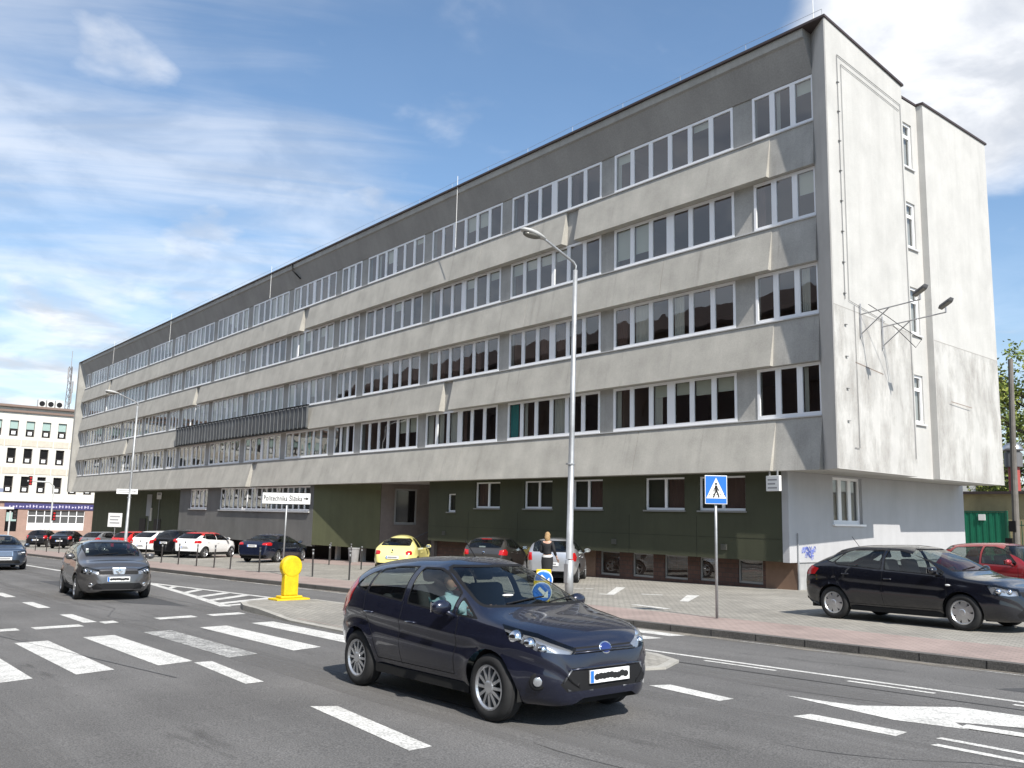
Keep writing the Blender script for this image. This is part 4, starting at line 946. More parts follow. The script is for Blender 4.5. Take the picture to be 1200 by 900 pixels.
# ---- the near dark blue hatchback with its driver
def hatch_near():
    S = Shape(top=[(-1.885, .44), (-1.875, .72), (-1.85, .90), (-1.80, 1.02), (-1.68, 1.19), (-1.52, 1.36), (-1.40, 1.405), (-1.0, 1.45), (-.5, 1.48), (-.1, 1.482), (.2, 1.445), (.45, 1.35), (.8, 1.17), (1.12, 1.02), (1.25, .985), (1.5, .935), (1.75, .865), (1.90, .78), (1.96, .71), (1.995, .60), (2.005, .45)],
              bot=[(-1.885, .36), (-1.78, .30), (-1.5, .24), (0, .20), (1.5, .20), (1.82, .20), (1.97, .22), (2.005, .27)],
              half=[(-1.885, .58), (-1.86, .66), (-1.75, .76), (-1.5, .825), (-1.1, .85), (-.3, .858), (.6, .858), (1.2, .85), (1.5, .825), (1.72, .755), (1.86, .67), (1.95, .56), (1.99, .45), (2.005, .38)],
              belt=[(-1.885, .6), (-1.8, .93), (-1.3, 1.02), (-.7, .985), (0, .93), (.8, .875), (1.2, .865), (1.5, .83), (1.78, .76), (1.95, .62), (2.005, .4)], lean=.39, nexp=3.0, crease=.017)
    P = paint('paint_midnight_blue', (.013, .0155, .033), .25, .4)
    lamp_poly = [(1.97, .42, .655), (1.955, .36, .705), (1.71, .62, .835), (1.40, .80, .90), (1.52, .835, .80), (1.80, .72, .69)]
    c = car('hatchback_car', 'dark midnight blue hatchback driving past in the foreground with its driver at the open window', (-8.82, 6.72, gz(-8.82)), R(0.2), S, P, 2.489, 'multi', 1.085, .31, mirror_x=.62, wgm=car_clear,
        glasses=[[(-.24, 1.0), (-.27, 1.355), (.02, 1.355), (.20, 1.31), (.46, 1.19), (.58, 1.125), (.58, .945)], [(-.36, 1.015), (-.39, 1.36), (-.75, 1.35), (-1.04, 1.31), (-1.10, 1.065)], [(-1.15, 1.08), (-1.09, 1.295), (-1.20, 1.26), (-1.38, 1.16), (-1.40, 1.125)], [(.66, .945), (.66, 1.08), (.94, .935)]],
        wind=[(-.66, 1.04), (.66, 1.04), (.60, 1.20), (.50, 1.385), (-.50, 1.385), (-.60, 1.20)], rwin=[(-.56, 1.08), (.56, 1.08), (.46, 1.38), (-.46, 1.38)],
        seams=[[(.70, .95), (.72, .70), (.66, .36)], [(-.32, 1.0), (-.34, .70), (-.32, .34)], [(-1.15, 1.05), (-1.12, .84), (-.90, .62), (-.82, .36)], [(.66, .36), (-.82, .36)]],
        bowls=[(1.58, .815, .075), (1.72, .765, .062), (1.83, .715, .045)],
        front=[('headlamp', lampglass, 38, lamp_poly, True, .002, .0),
               (None, 1, 0, [(-.40, .655), (.40, .655), (.42, .685), (-.42, .685)], False, 0, .2), (None, 1, 0, [(-.40, .70), (.40, .70), (.43, .715), (-.43, .715)], False, 0, .1),
               (None, 1, 0, [(-.50, .335), (.50, .335), (.56, .40), (.44, .54), (-.44, .54), (-.56, .40)], False, 0, .2)],
        rear=[('tail_light', redlight, 125, [(-1.87, .70, .76), (-1.66, .83, .76), (-1.52, .82, .94), (-1.42, .76, 1.14), (-1.50, .68, 1.22), (-1.74, .66, 1.04)], True, .003, .0)],
        handles=[(-.10, .80), (-.98, .845)])
    # lamp internals, fog lamps, badge, bumper trim, aerial
    for s in (1, -1):
        y = S.ysurf(1.80, .42); disc(c, 'fog_lamp_ring', black, 1.795, (y - .005) * s, .42, .078, (.72, .7 * s, 0)); disc(c, 'fog_lamp', lampglass, 1.805, (y + .005) * s, .42, .042, (.72, .7 * s, 0))
    disc(c, 'badge', chrome, 1.962, 0, .69, .082, (.95, 0, .3), .06); disc(c, 'badge_field', mat('badge_blue', (.015, .03, .16), .2, .2, coat=1), 1.97, 0, .692, .068, (.95, 0, .3), .048)
    b = bmesh.new(); tube(b, [(1.975, -.40, .668), (1.988, 0, .672), (1.975, .40, .668)], .008, 6); tube(b, [(1.975, -.48, .52), (2.002, -.3, .53), (2.01, 0, .535), (2.002, .3, .53), (1.975, .48, .52)], .012, 6); obj('grille_bar', b, P, c, True)
    b = bmesh.new()
    for i in range(4): tube(b, [(1.965, -.46, .36 + i * .045), (2.008, 0, .36 + i * .045), (1.965, .46, .36 + i * .045)], .005, 5)
    obj('grille_mesh', b, black, c)
    for s in (1, -1):
        b = bmesh.new(); tube(b, [(1.985, .45 * s, .525), (1.955, .53 * s, .41), (1.975, .48 * s, .345), (2.0, .2 * s, .33)], .010, 6); obj('grille_trim', b, mat('trim_grey', (.16, .165, .175), .35, .5), c, True)
    plate(c, 2.018, .45, True, True)
    b = bmesh.new(); tube(b, [(-.1, 0, 1.48), (-.3, 0, 1.66)], .006, 5); obj('aerial', b, black, c)
    b = bmesh.new(); ellipsoid(b, (.86, -.30, 1.12), (.04, .07, .012)); obj('paper_note', b, white_p, c)
    return c
HATCH = hatch_near()

# ---- the other cars, all from the same body builder with their own outlines
def std_car(name, label, loc, yaw, S, P, wb, style='five', scale=1.06, r=.31, roof_paint=None, roof_z=1.22, group=None, Bp=-.22, three=False, sixth=True, lampz=None, tail=None, cladding=False, grille='bar', gm=None, plate_z=(.48, .62), blob=False, gc=None, wind_ok=True, side=None):
    if loc[0] < -40: S.N, S.nl, S.nu = 64, 9, 12
    elif loc[0] < -28.5: S.N, S.nl, S.nu = 84, 12, 16
    p = S.p; g, wind, rwin, sm, mx = std_glass(S, Bp, three, sixth); g = side or g
    xf, xr, hw, nz, hd = p['xf'], p['xr'], p['W'] / 2, p['nose'], p['hood']
    lz = lampz or (nz - .10, nz + .03)
    lamp = [(xf - .03, hw * .56, lz[0]), (xf - .07, hw * .52, lz[1]), (xf - .32, hw * .86, lz[1] + .07), (xf - .46, hw * .94, lz[1] + .06), (xf - .36, hw * .95, lz[0] + .02), (xf - .14, hw * .80, lz[0] - .01)]
    bw = []
    if loc[0] > -50 and lampz:
        for t_, rr_ in ((.17, .05), (.30, .06)): bw.append((xf - t_, (lz[0] + lz[1]) / 2 + .01 + t_ * .07, rr_))
    fr = [('headlamp', lampglass, 35, lamp, True, .003, .0), (None, 1, 0, [(-hw * .62, .27), (hw * .62, .27), (hw * .66, .33), (hw * .56, .42), (-hw * .56, .42), (-hw * .66, .33)], False, 0, .15)]
    if grille == 'bar': fr.append((None, 1, 0, [(-hw * .50, nz - .11), (hw * .50, nz - .11), (hw * .53, nz - .02), (-hw * .53, nz - .02)], False, 0, .05))
    tl = tail or [(xr + .03, hw * .70, .74), (xr + .30, hw * .96, .78), (xr + .36, hw * .95, .95), (xr + .22, hw * .88, 1.02), (xr + .05, hw * .72, .96)]
    re = [('tail_light', redlight, 150, tl, True, .004, -.05), (None, 1, 180, [(-hw * .8, .30), (hw * .8, .30), (hw * .8, .40), (-hw * .8, .40)], False, 0, .1)]
    c = car(name, label, loc, yaw, S, P, wb, style, scale, r, glasses=g, wind=wind, rwin=rwin, seams=sm, front=fr, rear=re, roof_paint=roof_paint, roof_z=roof_z, group=group, handles=[(Bp + .12, S.Be(0) - .13)] + ([] if three else [(Bp - .82, S.Be(-1) - .12)]), cladding=cladding, gm=gm or car_g, mirror_x=mx, bowls=bw)
    plate(c, xf + .004, plate_z[0], True, blob); plate(c, xr - .012, plate_z[1], False)
    disc(c, 'badge', chrome, xf - .06, 0, nz - .06, .055, (.97, 0, .25)); disc(c, 'badge', chrome, xr + .02, 0, .80 if p['trunk'] else .9, .045, (-.97, 0, .2))
    return c, S
PK = lambda x, y: (x, y, wz(x))
RD = lambda x, y: (x, y, gz(x))
CARS = {}
# grey oncoming hatchback on the road
S = hatch_shape(2.16, -2.05, 1.46, 1.777, cowl=1.22, cowlz=1.02, hood=.90, nose=.74, wst=.42, rr=-1.35, hb=-1.95, hbz=1.06, b0=.90, b1=1.0, lean=.26)
c, _ = std_car('hatchback_car', 'grey hatchback driving towards the zebra crossing behind the yellow bollard', RD(-27.75, 7.42), R(-6), S, paint('paint_graphite', (.10, .097, .098), .3, .5), 2.625, 'five', 1.08, .315, three=True, blob=True, lampz=(.64, .745), plate_z=(.52, .62))
b = bmesh.new(); q = [(2.165, 0, .80), (2.15, .085, .715), (2.165, 0, .63), (2.15, -.085, .715)]; i_ = [(2.17, 0, .755), (2.16, .045, .715), (2.17, 0, .675), (2.16, -.045, .715)]
vo = [b.verts.new(v) for v in q]; vi = [b.verts.new(v) for v in i_]
for i in range(4): b.faces.new((vo[i], vo[(i + 1) % 4], vi[(i + 1) % 4], vi[i]))
obj('badge_diamond', b, chrome, c)
b = bmesh.new(); box(b, 2.09, 2.12, -.17, .17, .62, .80, lambda x, y, z: (x + (.8 - z) * .1, y * (1 - (.8 - z) * 1.2), z), .02); obj('grille_centre', b, alu, c)
for s in (1, -1): disc(c, 'fog_lamp', chrome, 2.06, .62 * s, .38, .05, (.9, .4 * s, 0))
b = bmesh.new(); box(b, .83, .84, -.62, -.55, 1.13, 1.19); box(b, .83, .84, -.62, -.56, 1.21, 1.24); obj('windscreen_sticker', b, white_p, c)
# dark blue saloon at the left edge
S = hatch_shape(2.32, -2.50, 1.45, 1.82, cowl=1.15, cowlz=1.0, hood=.90, nose=.76, wst=.30, rr=-1.15, rz=1.38, hb=-2, hbz=1, b0=.88, b1=.94, trunk=(.98, -1.95))
c, _ = std_car('saloon_car', 'steel blue saloon with an upright chrome grille entering at the left edge of the road', RD(-47.7, 8.0), R(-3), S, paint('paint_steel_blue', (.055, .075, .11), .28, .6), 2.854, 'five', 1.07, .325, lampz=(.64, .76), grille='none')
b = bmesh.new(); box(b, 2.25, 2.285, -.30, .30, .56, .78, lambda x, y, z: (x + (.78 - z) * .18, y, z), .02); gr = obj('grille', b, chrome, c)
b = bmesh.new()
for i in range(4): box(b, 2.287, 2.292, -.26, .26, .59 + i * .045, .615 + i * .045, lambda x, y, z: (x + (.78 - z) * .18, y, z))
obj('grille_slot', b, black, gr)
# black hatchback parked on the right
S = hatch_shape(2.28, -2.14, 1.51, 1.814, cowl=1.30, cowlz=1.02, hood=.93, nose=.74, wst=.40, rr=-1.34, rz=1.42, hb=-1.93, hbz=1.07, b0=.92, b1=1.05, lean=.38)
c, _ = std_car('hatchback_car', 'black hatchback parked on the pavement beside the pale end wall', PK(-9.45, 18.80), R(-3.5), S, paint('paint_black_blue', (.006, .007, .013), .22, .3), 2.685, 'cover', 1.055, .325, lampz=(.66, .77), tail=[(-2.08, .62, .86), (-1.78, .86, .88), (-1.70, .86, 1.0), (-1.84, .78, 1.06), (-2.05, .64, 1.0)])
b = bmesh.new(); tube(b, [(-1.25, 0, 1.45), (-1.42, 0, 1.66)], .006, 5); obj('aerial', b, black, c)
b = bmesh.new(); ellipsoid(b, (1.12, -.915, .80), (.05, .012, .018)); obj('side_repeater', b, white_p, c)
# red three-window hatchback at the right edge
S = hatch_shape(1.86, -1.74, 1.50, 1.62, cowl=1.05, cowlz=1.0, hood=.92, nose=.74, wst=.40, rr=-1.32, hb=-1.62, hbz=1.0, b0=.88, b1=.95)
c, _ = std_car('hatchback_car', 'dark red small hatchback at the right edge in front of the green gate', PK(-11.25, 27.6), R(-10), S, paint('paint_dark_red', (.26, .012, .018), .3, .3), 2.3, 'plain', 1.07, .28, three=True, tail=[(-1.72, .62, .82), (-1.50, .78, .84), (-1.46, .78, 1.02), (-1.66, .64, 1.04)])
# yellow rounded car
S = Shape(top=[(-2.05, .42), (-2.03, .62), (-1.97, .80), (-1.82, .95), (-1.62, 1.06), (-1.35, 1.22), (-1.0, 1.39), (-.6, 1.475), (-.2, 1.50), (.2, 1.47), (.5, 1.38), (.8, 1.21), (1.05, 1.04), (1.3, .97), (1.6, .90), (1.85, .77), (1.98, .62), (2.04, .45)],
          bot=[(-2.05, .32), (-1.9, .26), (-1.4, .22), (0, .19), (1.4, .20), (1.85, .22), (2.04, .27)],
          half=[(-2.05, .50), (-2.0, .62), (-1.85, .74), (-1.55, .84), (-1.2, .865), (-.5, .83), (.4, .83), (1.1, .862), (1.5, .84), (1.8, .74), (1.97, .58), (2.04, .42)],
          belt=[(-2.05, .5), (-1.85, .84), (-1.3, .96), (-.6, .95), (.3, .92), (1.0, .90), (1.4, .84), (1.8, .68), (2.04, .4)], lean=.50, nexp=2.5, crease=.004)
S.p = dict(xf=2.04, xr=-2.05, H=1.50, W=1.724, cowl=1.08, cowlz=1.02, wst=.42, rr=-.95, rz=1.40, hb=-1.62, hbz=1.06, b0=.92, b1=.95, nose=.70, hood=.9, trunk=None)
c, _ = std_car('rounded_car', 'pale yellow rounded two door car parked with its back to the street', PK(-34.6, 21.9), R(135), S, paint('paint_primrose', (.82, .74, .27), .28, .0), 2.515, 'five', 1.07, .315, Bp=-.35, three=True,
               side=[[(-.22, 1.0), (-.24, 1.37), (.10, 1.37), (.38, 1.27), (.66, 1.10), (.76, .98)], [(-.34, 1.0), (-.36, 1.36), (-.66, 1.31), (-.98, 1.14), (-1.05, 1.03)]],
               tail=[(-1.96, .52, .72), (-1.82, .72, .72), (-1.80, .76, .80), (-1.84, .72, .88), (-1.92, .60, .88), (-1.97, .52, .82)])
# grey-brown hatchback
S = hatch_shape(2.26, -2.07, 1.50, 1.79, cowl=1.28, cowlz=1.0, hood=.9, nose=.72, wst=.30, rr=-1.45, rz=1.43, hb=-1.95, hbz=1.05, b0=.92, b1=1.04)
c, _ = std_car('hatchback_car', 'taupe grey hatchback parked nose in between the yellow car and the silver car', PK(-30.0, 23.6), R(128), S, paint('paint_taupe', (.065, .06, .055), .3, .5), 2.6, 'five', 1.07, .32, tail=[(-2.0, .56, .82), (-1.78, .86, .80), (-1.70, .86, .93), (-1.82, .80, 1.03), (-1.98, .60, .98)])
b = bmesh.new(); box(b, -1.62, -1.60, -.2, .2, 1.38, 1.405); obj('brake_light', b, redlight, c); b = bmesh.new(); box(b, -1.86, -1.855, -.02, .22, 1.08, 1.13); obj('paper_note', b, white_p, c)
# silver hatchback with the woman behind it
S = hatch_shape(2.02, -2.0, 1.475, 1.748, cowl=1.22, cowlz=1.0, hood=.9, nose=.70, wst=.36, rr=-1.45, rz=1.41, hb=-1.92, hbz=1.0, b0=.90, b1=1.0)
c, _ = std_car('hatchback_car', 'silver hatchback parked nose in with a woman standing behind it', PK(-25.35, 22.9), R(131), S, paint('paint_silver', (.50, .51, .53), .28, .6), 2.54, 'five', 1.08, .31, tail=[(-1.98, .62, .74), (-1.78, .84, .72), (-1.68, .84, .86), (-1.80, .80, 1.0), (-1.95, .66, .98)])
# navy saloon
S = hatch_shape(2.35, -2.52, 1.45, 1.84, cowl=1.25, cowlz=.98, hood=.9, nose=.74, wst=.25, rr=-1.2, rz=1.37, hb=-2, hbz=1, b0=.9, b1=1.0, trunk=(1.06, -2.0))
c, _ = std_car('saloon_car', 'navy saloon parked nose in behind the street name sign', PK(-48.2, 21.95), R(128), S, paint('paint_navy', (.014, .020, .048), .26, .5), 2.83, 'five', 1.07, .33, tail=[(-2.45, .50, .90), (-2.15, .88, .86), (-2.05, .88, .96), (-2.2, .84, 1.03), (-2.44, .56, .99)], plate_z=(.48, .84))
# white car with red roof
S = hatch_shape(2.0, -1.96, 1.48, 1.75, cowl=1.15, cowlz=1.08, hood=.98, nose=.80, wst=.42, rr=-1.4, rz=1.42, hb=-1.86, hbz=1.08, b0=.96, b1=1.03)
CARP = PK(-56.35, 21.0)
c, _ = std_car('hatchback_car', 'white hatchback with a red roof and black wheel arch cladding', CARP, R(124), S, paint('paint_white', (.80, .80, .80), .3, .0), 2.54, 'five', 1.08, .325, roof_paint=paint('paint_red_roof', (.62, .02, .02), .3, .1), roof_z=1.27, cladding=True, gm=car_gdk, tail=[(-1.93, .56, .84), (-1.70, .84, .84), (-1.62, .84, .93), (-1.72, .80, 1.0), (-1.92, .60, .98)])
# black sport utility
S = hatch_shape(2.2, -2.2, 1.66, 1.84, cowl=1.2, cowlz=1.14, hood=1.05, nose=.88, wst=.38, rr=-1.6, rz=1.58, hb=-2.06, hbz=1.16, b0=1.04, b1=1.12)
c, _ = std_car('utility_car', 'black high roofed car parked between two white cars', PK(-58.9, 20.6), R(125), S, paint('paint_jet_black', (.008, .008, .010), .26, .3), 2.65, 'five', 1.04, .35, gm=car_gdk, plate_z=(.5, .86), tail=[(-2.15, .62, .96), (-1.95, .90, .94), (-1.90, .90, 1.06), (-2.0, .84, 1.14), (-2.14, .66, 1.10)])
S = hatch_shape(2.12, -2.12, 1.56, 1.80, cowl=1.2, cowlz=1.1, hood=1.0, nose=.82, wst=.38, rr=-1.5, rz=1.49, hb=-2.0, hbz=1.12, b0=1.0, b1=1.08)
c, _ = std_car('utility_car', 'all white high roofed car parked behind the grey bollards', PK(-63.6, 20.6), R(124), S, MATS['paint_white'], 2.6, 'five', 1.04, .33, gm=car_gdk, cladding=True)
S = hatch_shape(2.0, -1.9, 1.47, 1.72, cowl=1.15, cowlz=1.0)
c, _ = std_car('hatchback_car', 'bright red hatchback parked beyond the lamp post carrying the white arrow sign', PK(-70.2, 20.9), R(124), S, paint('paint_bright_red', (.55, .015, .012), .3, .1), 2.5, 'five', 1.06, .31, gm=car_gdk)
S = hatch_shape(2.3, -2.0, 1.44, 1.75, cowl=1.2, cowlz=1.0)
c, _ = std_car('hatchback_car', 'silver grey hatchback parked just left of the bright red car', PK(-73.4, 19.6), R(124), S, paint('paint_pewter', (.25, .26, .27), .3, .6), 2.6, 'five', 1.05, .31, gm=car_gdk)
S = hatch_shape(2.2, -2.4, 1.46, 1.80, cowl=1.2, cowlz=1.0, rr=-1.2, rz=1.38, trunk=(1.04, -1.9))
c, _ = std_car('saloon_car', 'black saloon in the far row, nearer of the two dark cars by the building corner', PK(-85.2, 19.6), R(150), S, MATS['paint_jet_black'], 2.7, 'five', 1.05, .32, gm=car_gdk)
S = hatch_shape(2.1, -2.0, 1.5, 1.78, cowl=1.2, cowlz=1.0)
c, _ = std_car('hatchback_car', 'black hatchback at the far left end of the row of parked cars', PK(-91.0, 18.8), R(150), S, paint('paint_charcoal', (.02, .02, .022), .3, .4), 2.6, 'five', 1.05, .32, gm=car_gdk)

# ================================================================ STREET FURNITURE
def grp(o, s): o['group'] = s; return o
def lamp(x, y, H, label, army=1.5, lean=0.0, thick=.075):
    t = thing('street_lamp', label, 'street lamp', (x, y, wz(x))); grp(t, 'street lamps along the kerb')
    b = bmesh.new(); tube(b, [(0, 0, 0), (0, 0, 1.05), (0, 0, 1.08), (lean * .4, 0, H * .5), (lean, 0, H)], [.115, .115, .095, thick, .062], 14); p = obj('pole', b, steel, t, True)
    b = bmesh.new(); lathe(b, [(.13, 3.62), (.13, 3.66)], 14); obj('collar', b, steel, t)
    b = bmesh.new(); box(b, -.075, .075, -.125, -.10, .45, .95); obj('access_door', b, steel, p)
    b = bmesh.new(); tube(b, [(lean, 0, H - .15), (lean, 0, H + .12), (lean, -.08, H + .22), (lean, -army * .62, H + .62), (lean, -army * .72, H + .68)], [.05, .045, .04, .035, .033], 10); obj('arm', b, steel, t, True)
    b = bmesh.new(); a = -army * .66
    for k, (v, wd, zt, zb) in enumerate(((0, .05, .03, -.03), (-.12, .11, .07, -.05), (-.35, .16, .105, -.07), (-.6, .165, .10, -.065), (-.78, .12, .06, -.05), (-.86, .03, .015, -.02))):
        ring = []
        for q in range(12):
            an = 2 * math.pi * q / 12; zz = (zt if math.sin(an) > 0 else -zb) * math.sin(an)
            ring.append(b.verts.new((lean + wd * math.cos(an), a + v, H + .66 + zz - v * .12)))
        if k:
            for q in range(12): b.faces.new((prev[q], prev[(q + 1) % 12], ring[(q + 1) % 12], ring[q]))
        else: b.faces.new(ring)
        prev = ring
    b.faces.new(prev[::-1]); hd = obj('lamp_head', b, mat('lamp_grey', (.42, .42, .41), .45), t, True)
    b = bmesh.new(); ellipsoid(b, (lean, a - .47, H + .66 + .0), (.135, .31, .085)); obj('lamp_glass', b, mat('lamp_bowl', (.13, .125, .11), .2), hd, True)
    return t
lamp(-17.94, 16.62, 9.1, 'tall galvanised street lamp standing behind the near dark blue hatchback', 1.75, .1)
l2 = lamp(-57.6, 16.45, 9.3, 'distant street lamp carrying a white arrow sign on its pole, beside the parked white cars', 1.75, .15)
def board(name, label, cat, x, y, z0, h, w, hgt, ang, face, parent=None):
    t = thing(name, label, cat, (x, y, z0), ang); b = bmesh.new(); tube(b, [(-.05, 0, 0), (-.05, 0, h)], .03, 10); obj('pole', b, steel, t, True)
    b = bmesh.new(); box(b, -.012, .012, -w / 2, w / 2, h - hgt + .05, h + .05, None, .004); p = obj('sign_board', b, face, t); return t, p
# pedestrian crossing sign, face looks along local +X
t, p = board('crossing_sign', 'blue square pedestrian crossing sign with a white triangle on a thin pole', 'traffic sign', -12.33, 15.75, wz(-12.33), 3.0, .60, .76, R(-41), white_p)
for o_ in [p]: o_.scale = (1, .80, .82); o_.location = (0, 0, 3.05 * .18)
b = bmesh.new(); box(b, .0125, .0165, -.282, .282, 2.31, 3.03); obj('blue_field', b, blue_p, p)
b = bmesh.new(); b.faces.new([b.verts.new(v) for v in ((.0205, -.27, 2.44), (.0205, .27, 2.44), (.0205, 0, 2.99))]); obj('white_triangle', b, white_p, p)
b = bmesh.new(); F = .0245
def strip(pts, w):
    for (a0, c0), (a1, c1) in zip(pts, pts[1:]):
        d = Vector((a1 - a0, c1 - c0)); n_ = Vector((-d.y, d.x)).normalized() * w; quad(b, (F, a0 + n_.x, c0 + n_.y), (F, a0 - n_.x, c0 - n_.y), (F, a1 - n_.x, c1 - n_.y), (F, a1 + n_.x, c1 + n_.y))
strip([(.0, 2.78), (.005, 2.64)], .034); strip([(.005, 2.65), (-.04, 2.56), (-.075, 2.465)], .019); strip([(.005, 2.65), (.05, 2.56), (.075, 2.465)], .019); strip([(.0, 2.76), (-.055, 2.68), (-.06, 2.62)], .012); strip([(.0, 2.76), (.05, 2.69), (.07, 2.64)], .012)
vs_ = [b.verts.new((F, .0 + .03 * math.cos(q * .5236), 2.825 + .033 * math.sin(q * .5236))) for q in range(12)]; b.faces.new(vs_)
obj('walking_figure', b, black_p, p)
b = bmesh.new(); F = .0225
for q in range(5): strip([(-.2 + q * .1, 2.545), (-.16 + q * .1, 2.545)], .008)
obj('crossing_line', b, black_p, p)
# street name sign: POLITECHNIKA
t = thing('direction_sign', 'long white direction sign on a thin pole pointing right to the university', 'direction sign', (-33.85, 15.75, wz(-33.85)), R(-40))
b = bmesh.new(); tube(b, [(-.05, 0, 0), (-.05, .02, 3.25)], .034, 10); obj('pole', b, steel, t, True)
b = bmesh.new(); box(b, -.012, .012, -.97, .97, 2.81, 3.25, None, .004); p = obj('sign_board', b, white_p, t)
b = bmesh.new(); box(b, -.014, .0135, -.98, .98, 2.795, 2.81); box(b, -.014, .0135, -.98, .98, 3.25, 3.265); obj('sign_edge', b, black_p, p)
me = text_mesh('Politechnika Śląska', .26, .002, 1.1); o = link('sign_lettering', me, black_p, p)
xs_ = [v.co.x for v in me.vertices]; kx = 1.56 / (max(xs_) - min(xs_)); o.matrix_local = Matrix(((0, 0, 1, .0155), (kx, 0, 0, -.14), (0, 1.12, 0, 3.02), (0, 0, 0, 1)))
b = bmesh.new(); F = .0165; strip([(.70, 3.03), (.84, 3.03)], .022); b.faces.new([b.verts.new(v) for v in ((F, .81, 2.965), (F, .92, 3.03), (F, .81, 3.095))]); obj('sign_arrow', b, black_p, p)
# white arrow board clamped to the far lamp
t = thing('arrow_sign', 'small white arrow board fixed to the far street lamp', 'direction sign', (-57.6, 16.3, wz(-57.6) + 4.0), R(-30))
b = bmesh.new(); box(b, -.015, .015, -.62, .62, -.15, .15, None, .004); p = obj('sign_board', b, white_p, t)
b = bmesh.new(); F = .018; strip([(-.5, .045), (.2, .045)], .022); strip([(-.5, -.055), (.15, -.055)], .02); strip([(.27, 0), (.44, 0)], .022); b.faces.new([b.verts.new(v) for v in ((F, .42, -.07), (F, .54, 0), (F, .42, .07))]); obj('faded_lettering', b, mat('faded_letter', (.3, .3, .31), .6), p)
b = bmesh.new(); box(b, -.09, -.016, -.06, .06, -.12, -.06); box(b, -.09, -.016, -.06, .06, .06, .12); obj('clamp', b, steel, t)
# notice boards by the far part of the building
for lab, x, y, z, w_, h_, n_ in (('square white notice board on a post near the far street lamp', -72.5, 19.8, 2.9, 1.3, 1.05, 3), ('narrow grey notice strip on the dark green wall', -86.5, 26.55, 4.9, .55, 2.0, 0), ('small square white plate on the dark green wall', -83.8, 26.55, 5.0, .5, .6, 1)):
    t = thing('notice_board', lab, 'notice board', (x, y, wz(x)), R(-58)); b = bmesh.new(); box(b, -.02, .02, -w_ / 2, w_ / 2, z - h_, z, None, .004); p = obj('board', b, white_p if n_ else mat('grey_board', (.4, .4, .41), .6), t)
    b = bmesh.new(); tube(b, [(-.06, 0, 0), (-.06, 0, z - .1)], .03, 8); obj('pole', b, steel, t)
    if n_:
        b = bmesh.new(); F = .023
        for q in range(n_): strip([(-w_ * .36, z - h_ * (.25 + .23 * q)), (w_ * (.36 - .1 * (q % 2)), z - h_ * (.25 + .23 * q))], .045 if n_ > 1 else .09)
        obj('faded_lettering', b, MATS['faded_letter'], p)
# plate hung under the overhang
t = thing('projecting_sign', 'small white sign box hanging under the overhang at the corner of the office block', 'sign', (-17.2, 24.95, 3.54), R(-12))
b = bmesh.new(); box(b, -.3, .3, -.05, .05, -.60, -.1, None, .01); p = obj('sign_box', b, white_p, t); b = bmesh.new(); box(b, -.2, -.16, -.02, .02, -.1, .06); box(b, .16, .2, -.02, .02, -.1, .06); obj('hanger', b, steel, t)
b = bmesh.new()
for q in range(3): box(b, -.22, .2 - .08 * (q % 2), -.053, -.051, -.52 + q * .13, -.47 + q * .13)
obj('faded_lettering', b, MATS['faded_letter'], p)
# bollards
def bollard(h=1.05):
    t = thing('bollard', 'thin grey post in the row along the pavement edge', 'bollard', (0, 0, 0)); b = bmesh.new(); lathe(b, [(.032, 0), (.032, h - .06), (.045, h - .06), (.045, h - .01), (.03, h), (0, h)], 12); obj('post', b, post_m, t, True); b = bmesh.new(); lathe(b, [(.034, h - .2), (.034, h - .12)], 12); obj('band', b, steel, t); return t
b0 = bollard(); G_ = 'thin grey bollards along the pavement edge'
spots = [(-29.2, 16.2), (-32.0, 16.15), (-36.3, 15.85), (-39.7, 15.95), (-41.4, 15.85), (-43.4, 15.75), (-45.8, 15.7), (-48.4, 15.7), (-51.2, 15.75), (-54.2, 15.8), (-61.5, 15.6), (-65.2, 15.3), (-69, 15.3), (-72.8, 15.3), (-77, 15.4), (-81, 15.5)]
for i, (x, y) in enumerate(spots):
    o = b0 if i == 0 else copy_tree(b0); o.location = (x, y, wz(x)); o.rotation_euler = (R(random.uniform(-1.5, 1.5)), R(random.uniform(-1.5, 1.5)), 0); o['group'] = G_
spots2 = [(-42.2, 22.2), (-36.6, 20.9), (-47.4, 25.0), (-43.9, 24.4), (-38.2, 19.7)]
for x, y in spots2[:4]: o = copy_tree(b0); o.location = (x, y, wz(x)); o['label'] = 'thin grey post standing near the yellow car'; o['group'] = 'thin grey posts near the yellow car'
# rubbish bin in the shade
t = thing('litter_bin', 'grey concrete litter bin in the shade left of the yellow car', 'litter bin', (-45.2, 25.3, wz(-45.2))); b = bmesh.new(); lathe(b, [(.26, 0), (.32, .7), (.34, .72), (.34, .8), (.28, .8), (.26, .3), (0, .3)], 16); obj('bin_body', b, mat('bin_concrete', (.3, .3, .3), .9, var=.15), t)
# yellow traffic-island bollard, seen from behind
t = thing('island_bollard', 'bright yellow round headed bollard on the near end of the traffic island', 'traffic bollard', (-21.8, 10.38, ISL(-21.8)), R(2))
b = bmesh.new(); box(b, -.26, .26, -.46, .46, 0, .05, None, .012); box(b, -.16, .16, -.30, .30, .05, .11, None, .02); obj('base', b, yellow_p, t)
b = bmesh.new(); box(b, -.10, .10, -.20, .20, .11, .66, None, .03); box(b, -.03, .105, -.13, .13, .12, .66, None, .02); obj('column', b, yellow_p, t)
b = bmesh.new(); pts = [(.30 * math.cos(2 * math.pi * k / 36), .30 * math.sin(2 * math.pi * k / 36)) for k in range(36)]
lathe(b, [(0, -.11), (.25, -.11), (.28, -.08), (.28, .08), (.25, .11), (.22, .115), (0, .115)], 36, 'x', (0, 0, .84)); hd = obj('head', b, yellow_p, t)
disc(t, 'blue_disc', blue_p, -.112, 0, .84, .24, (-1, 0, 0), parent=hd)
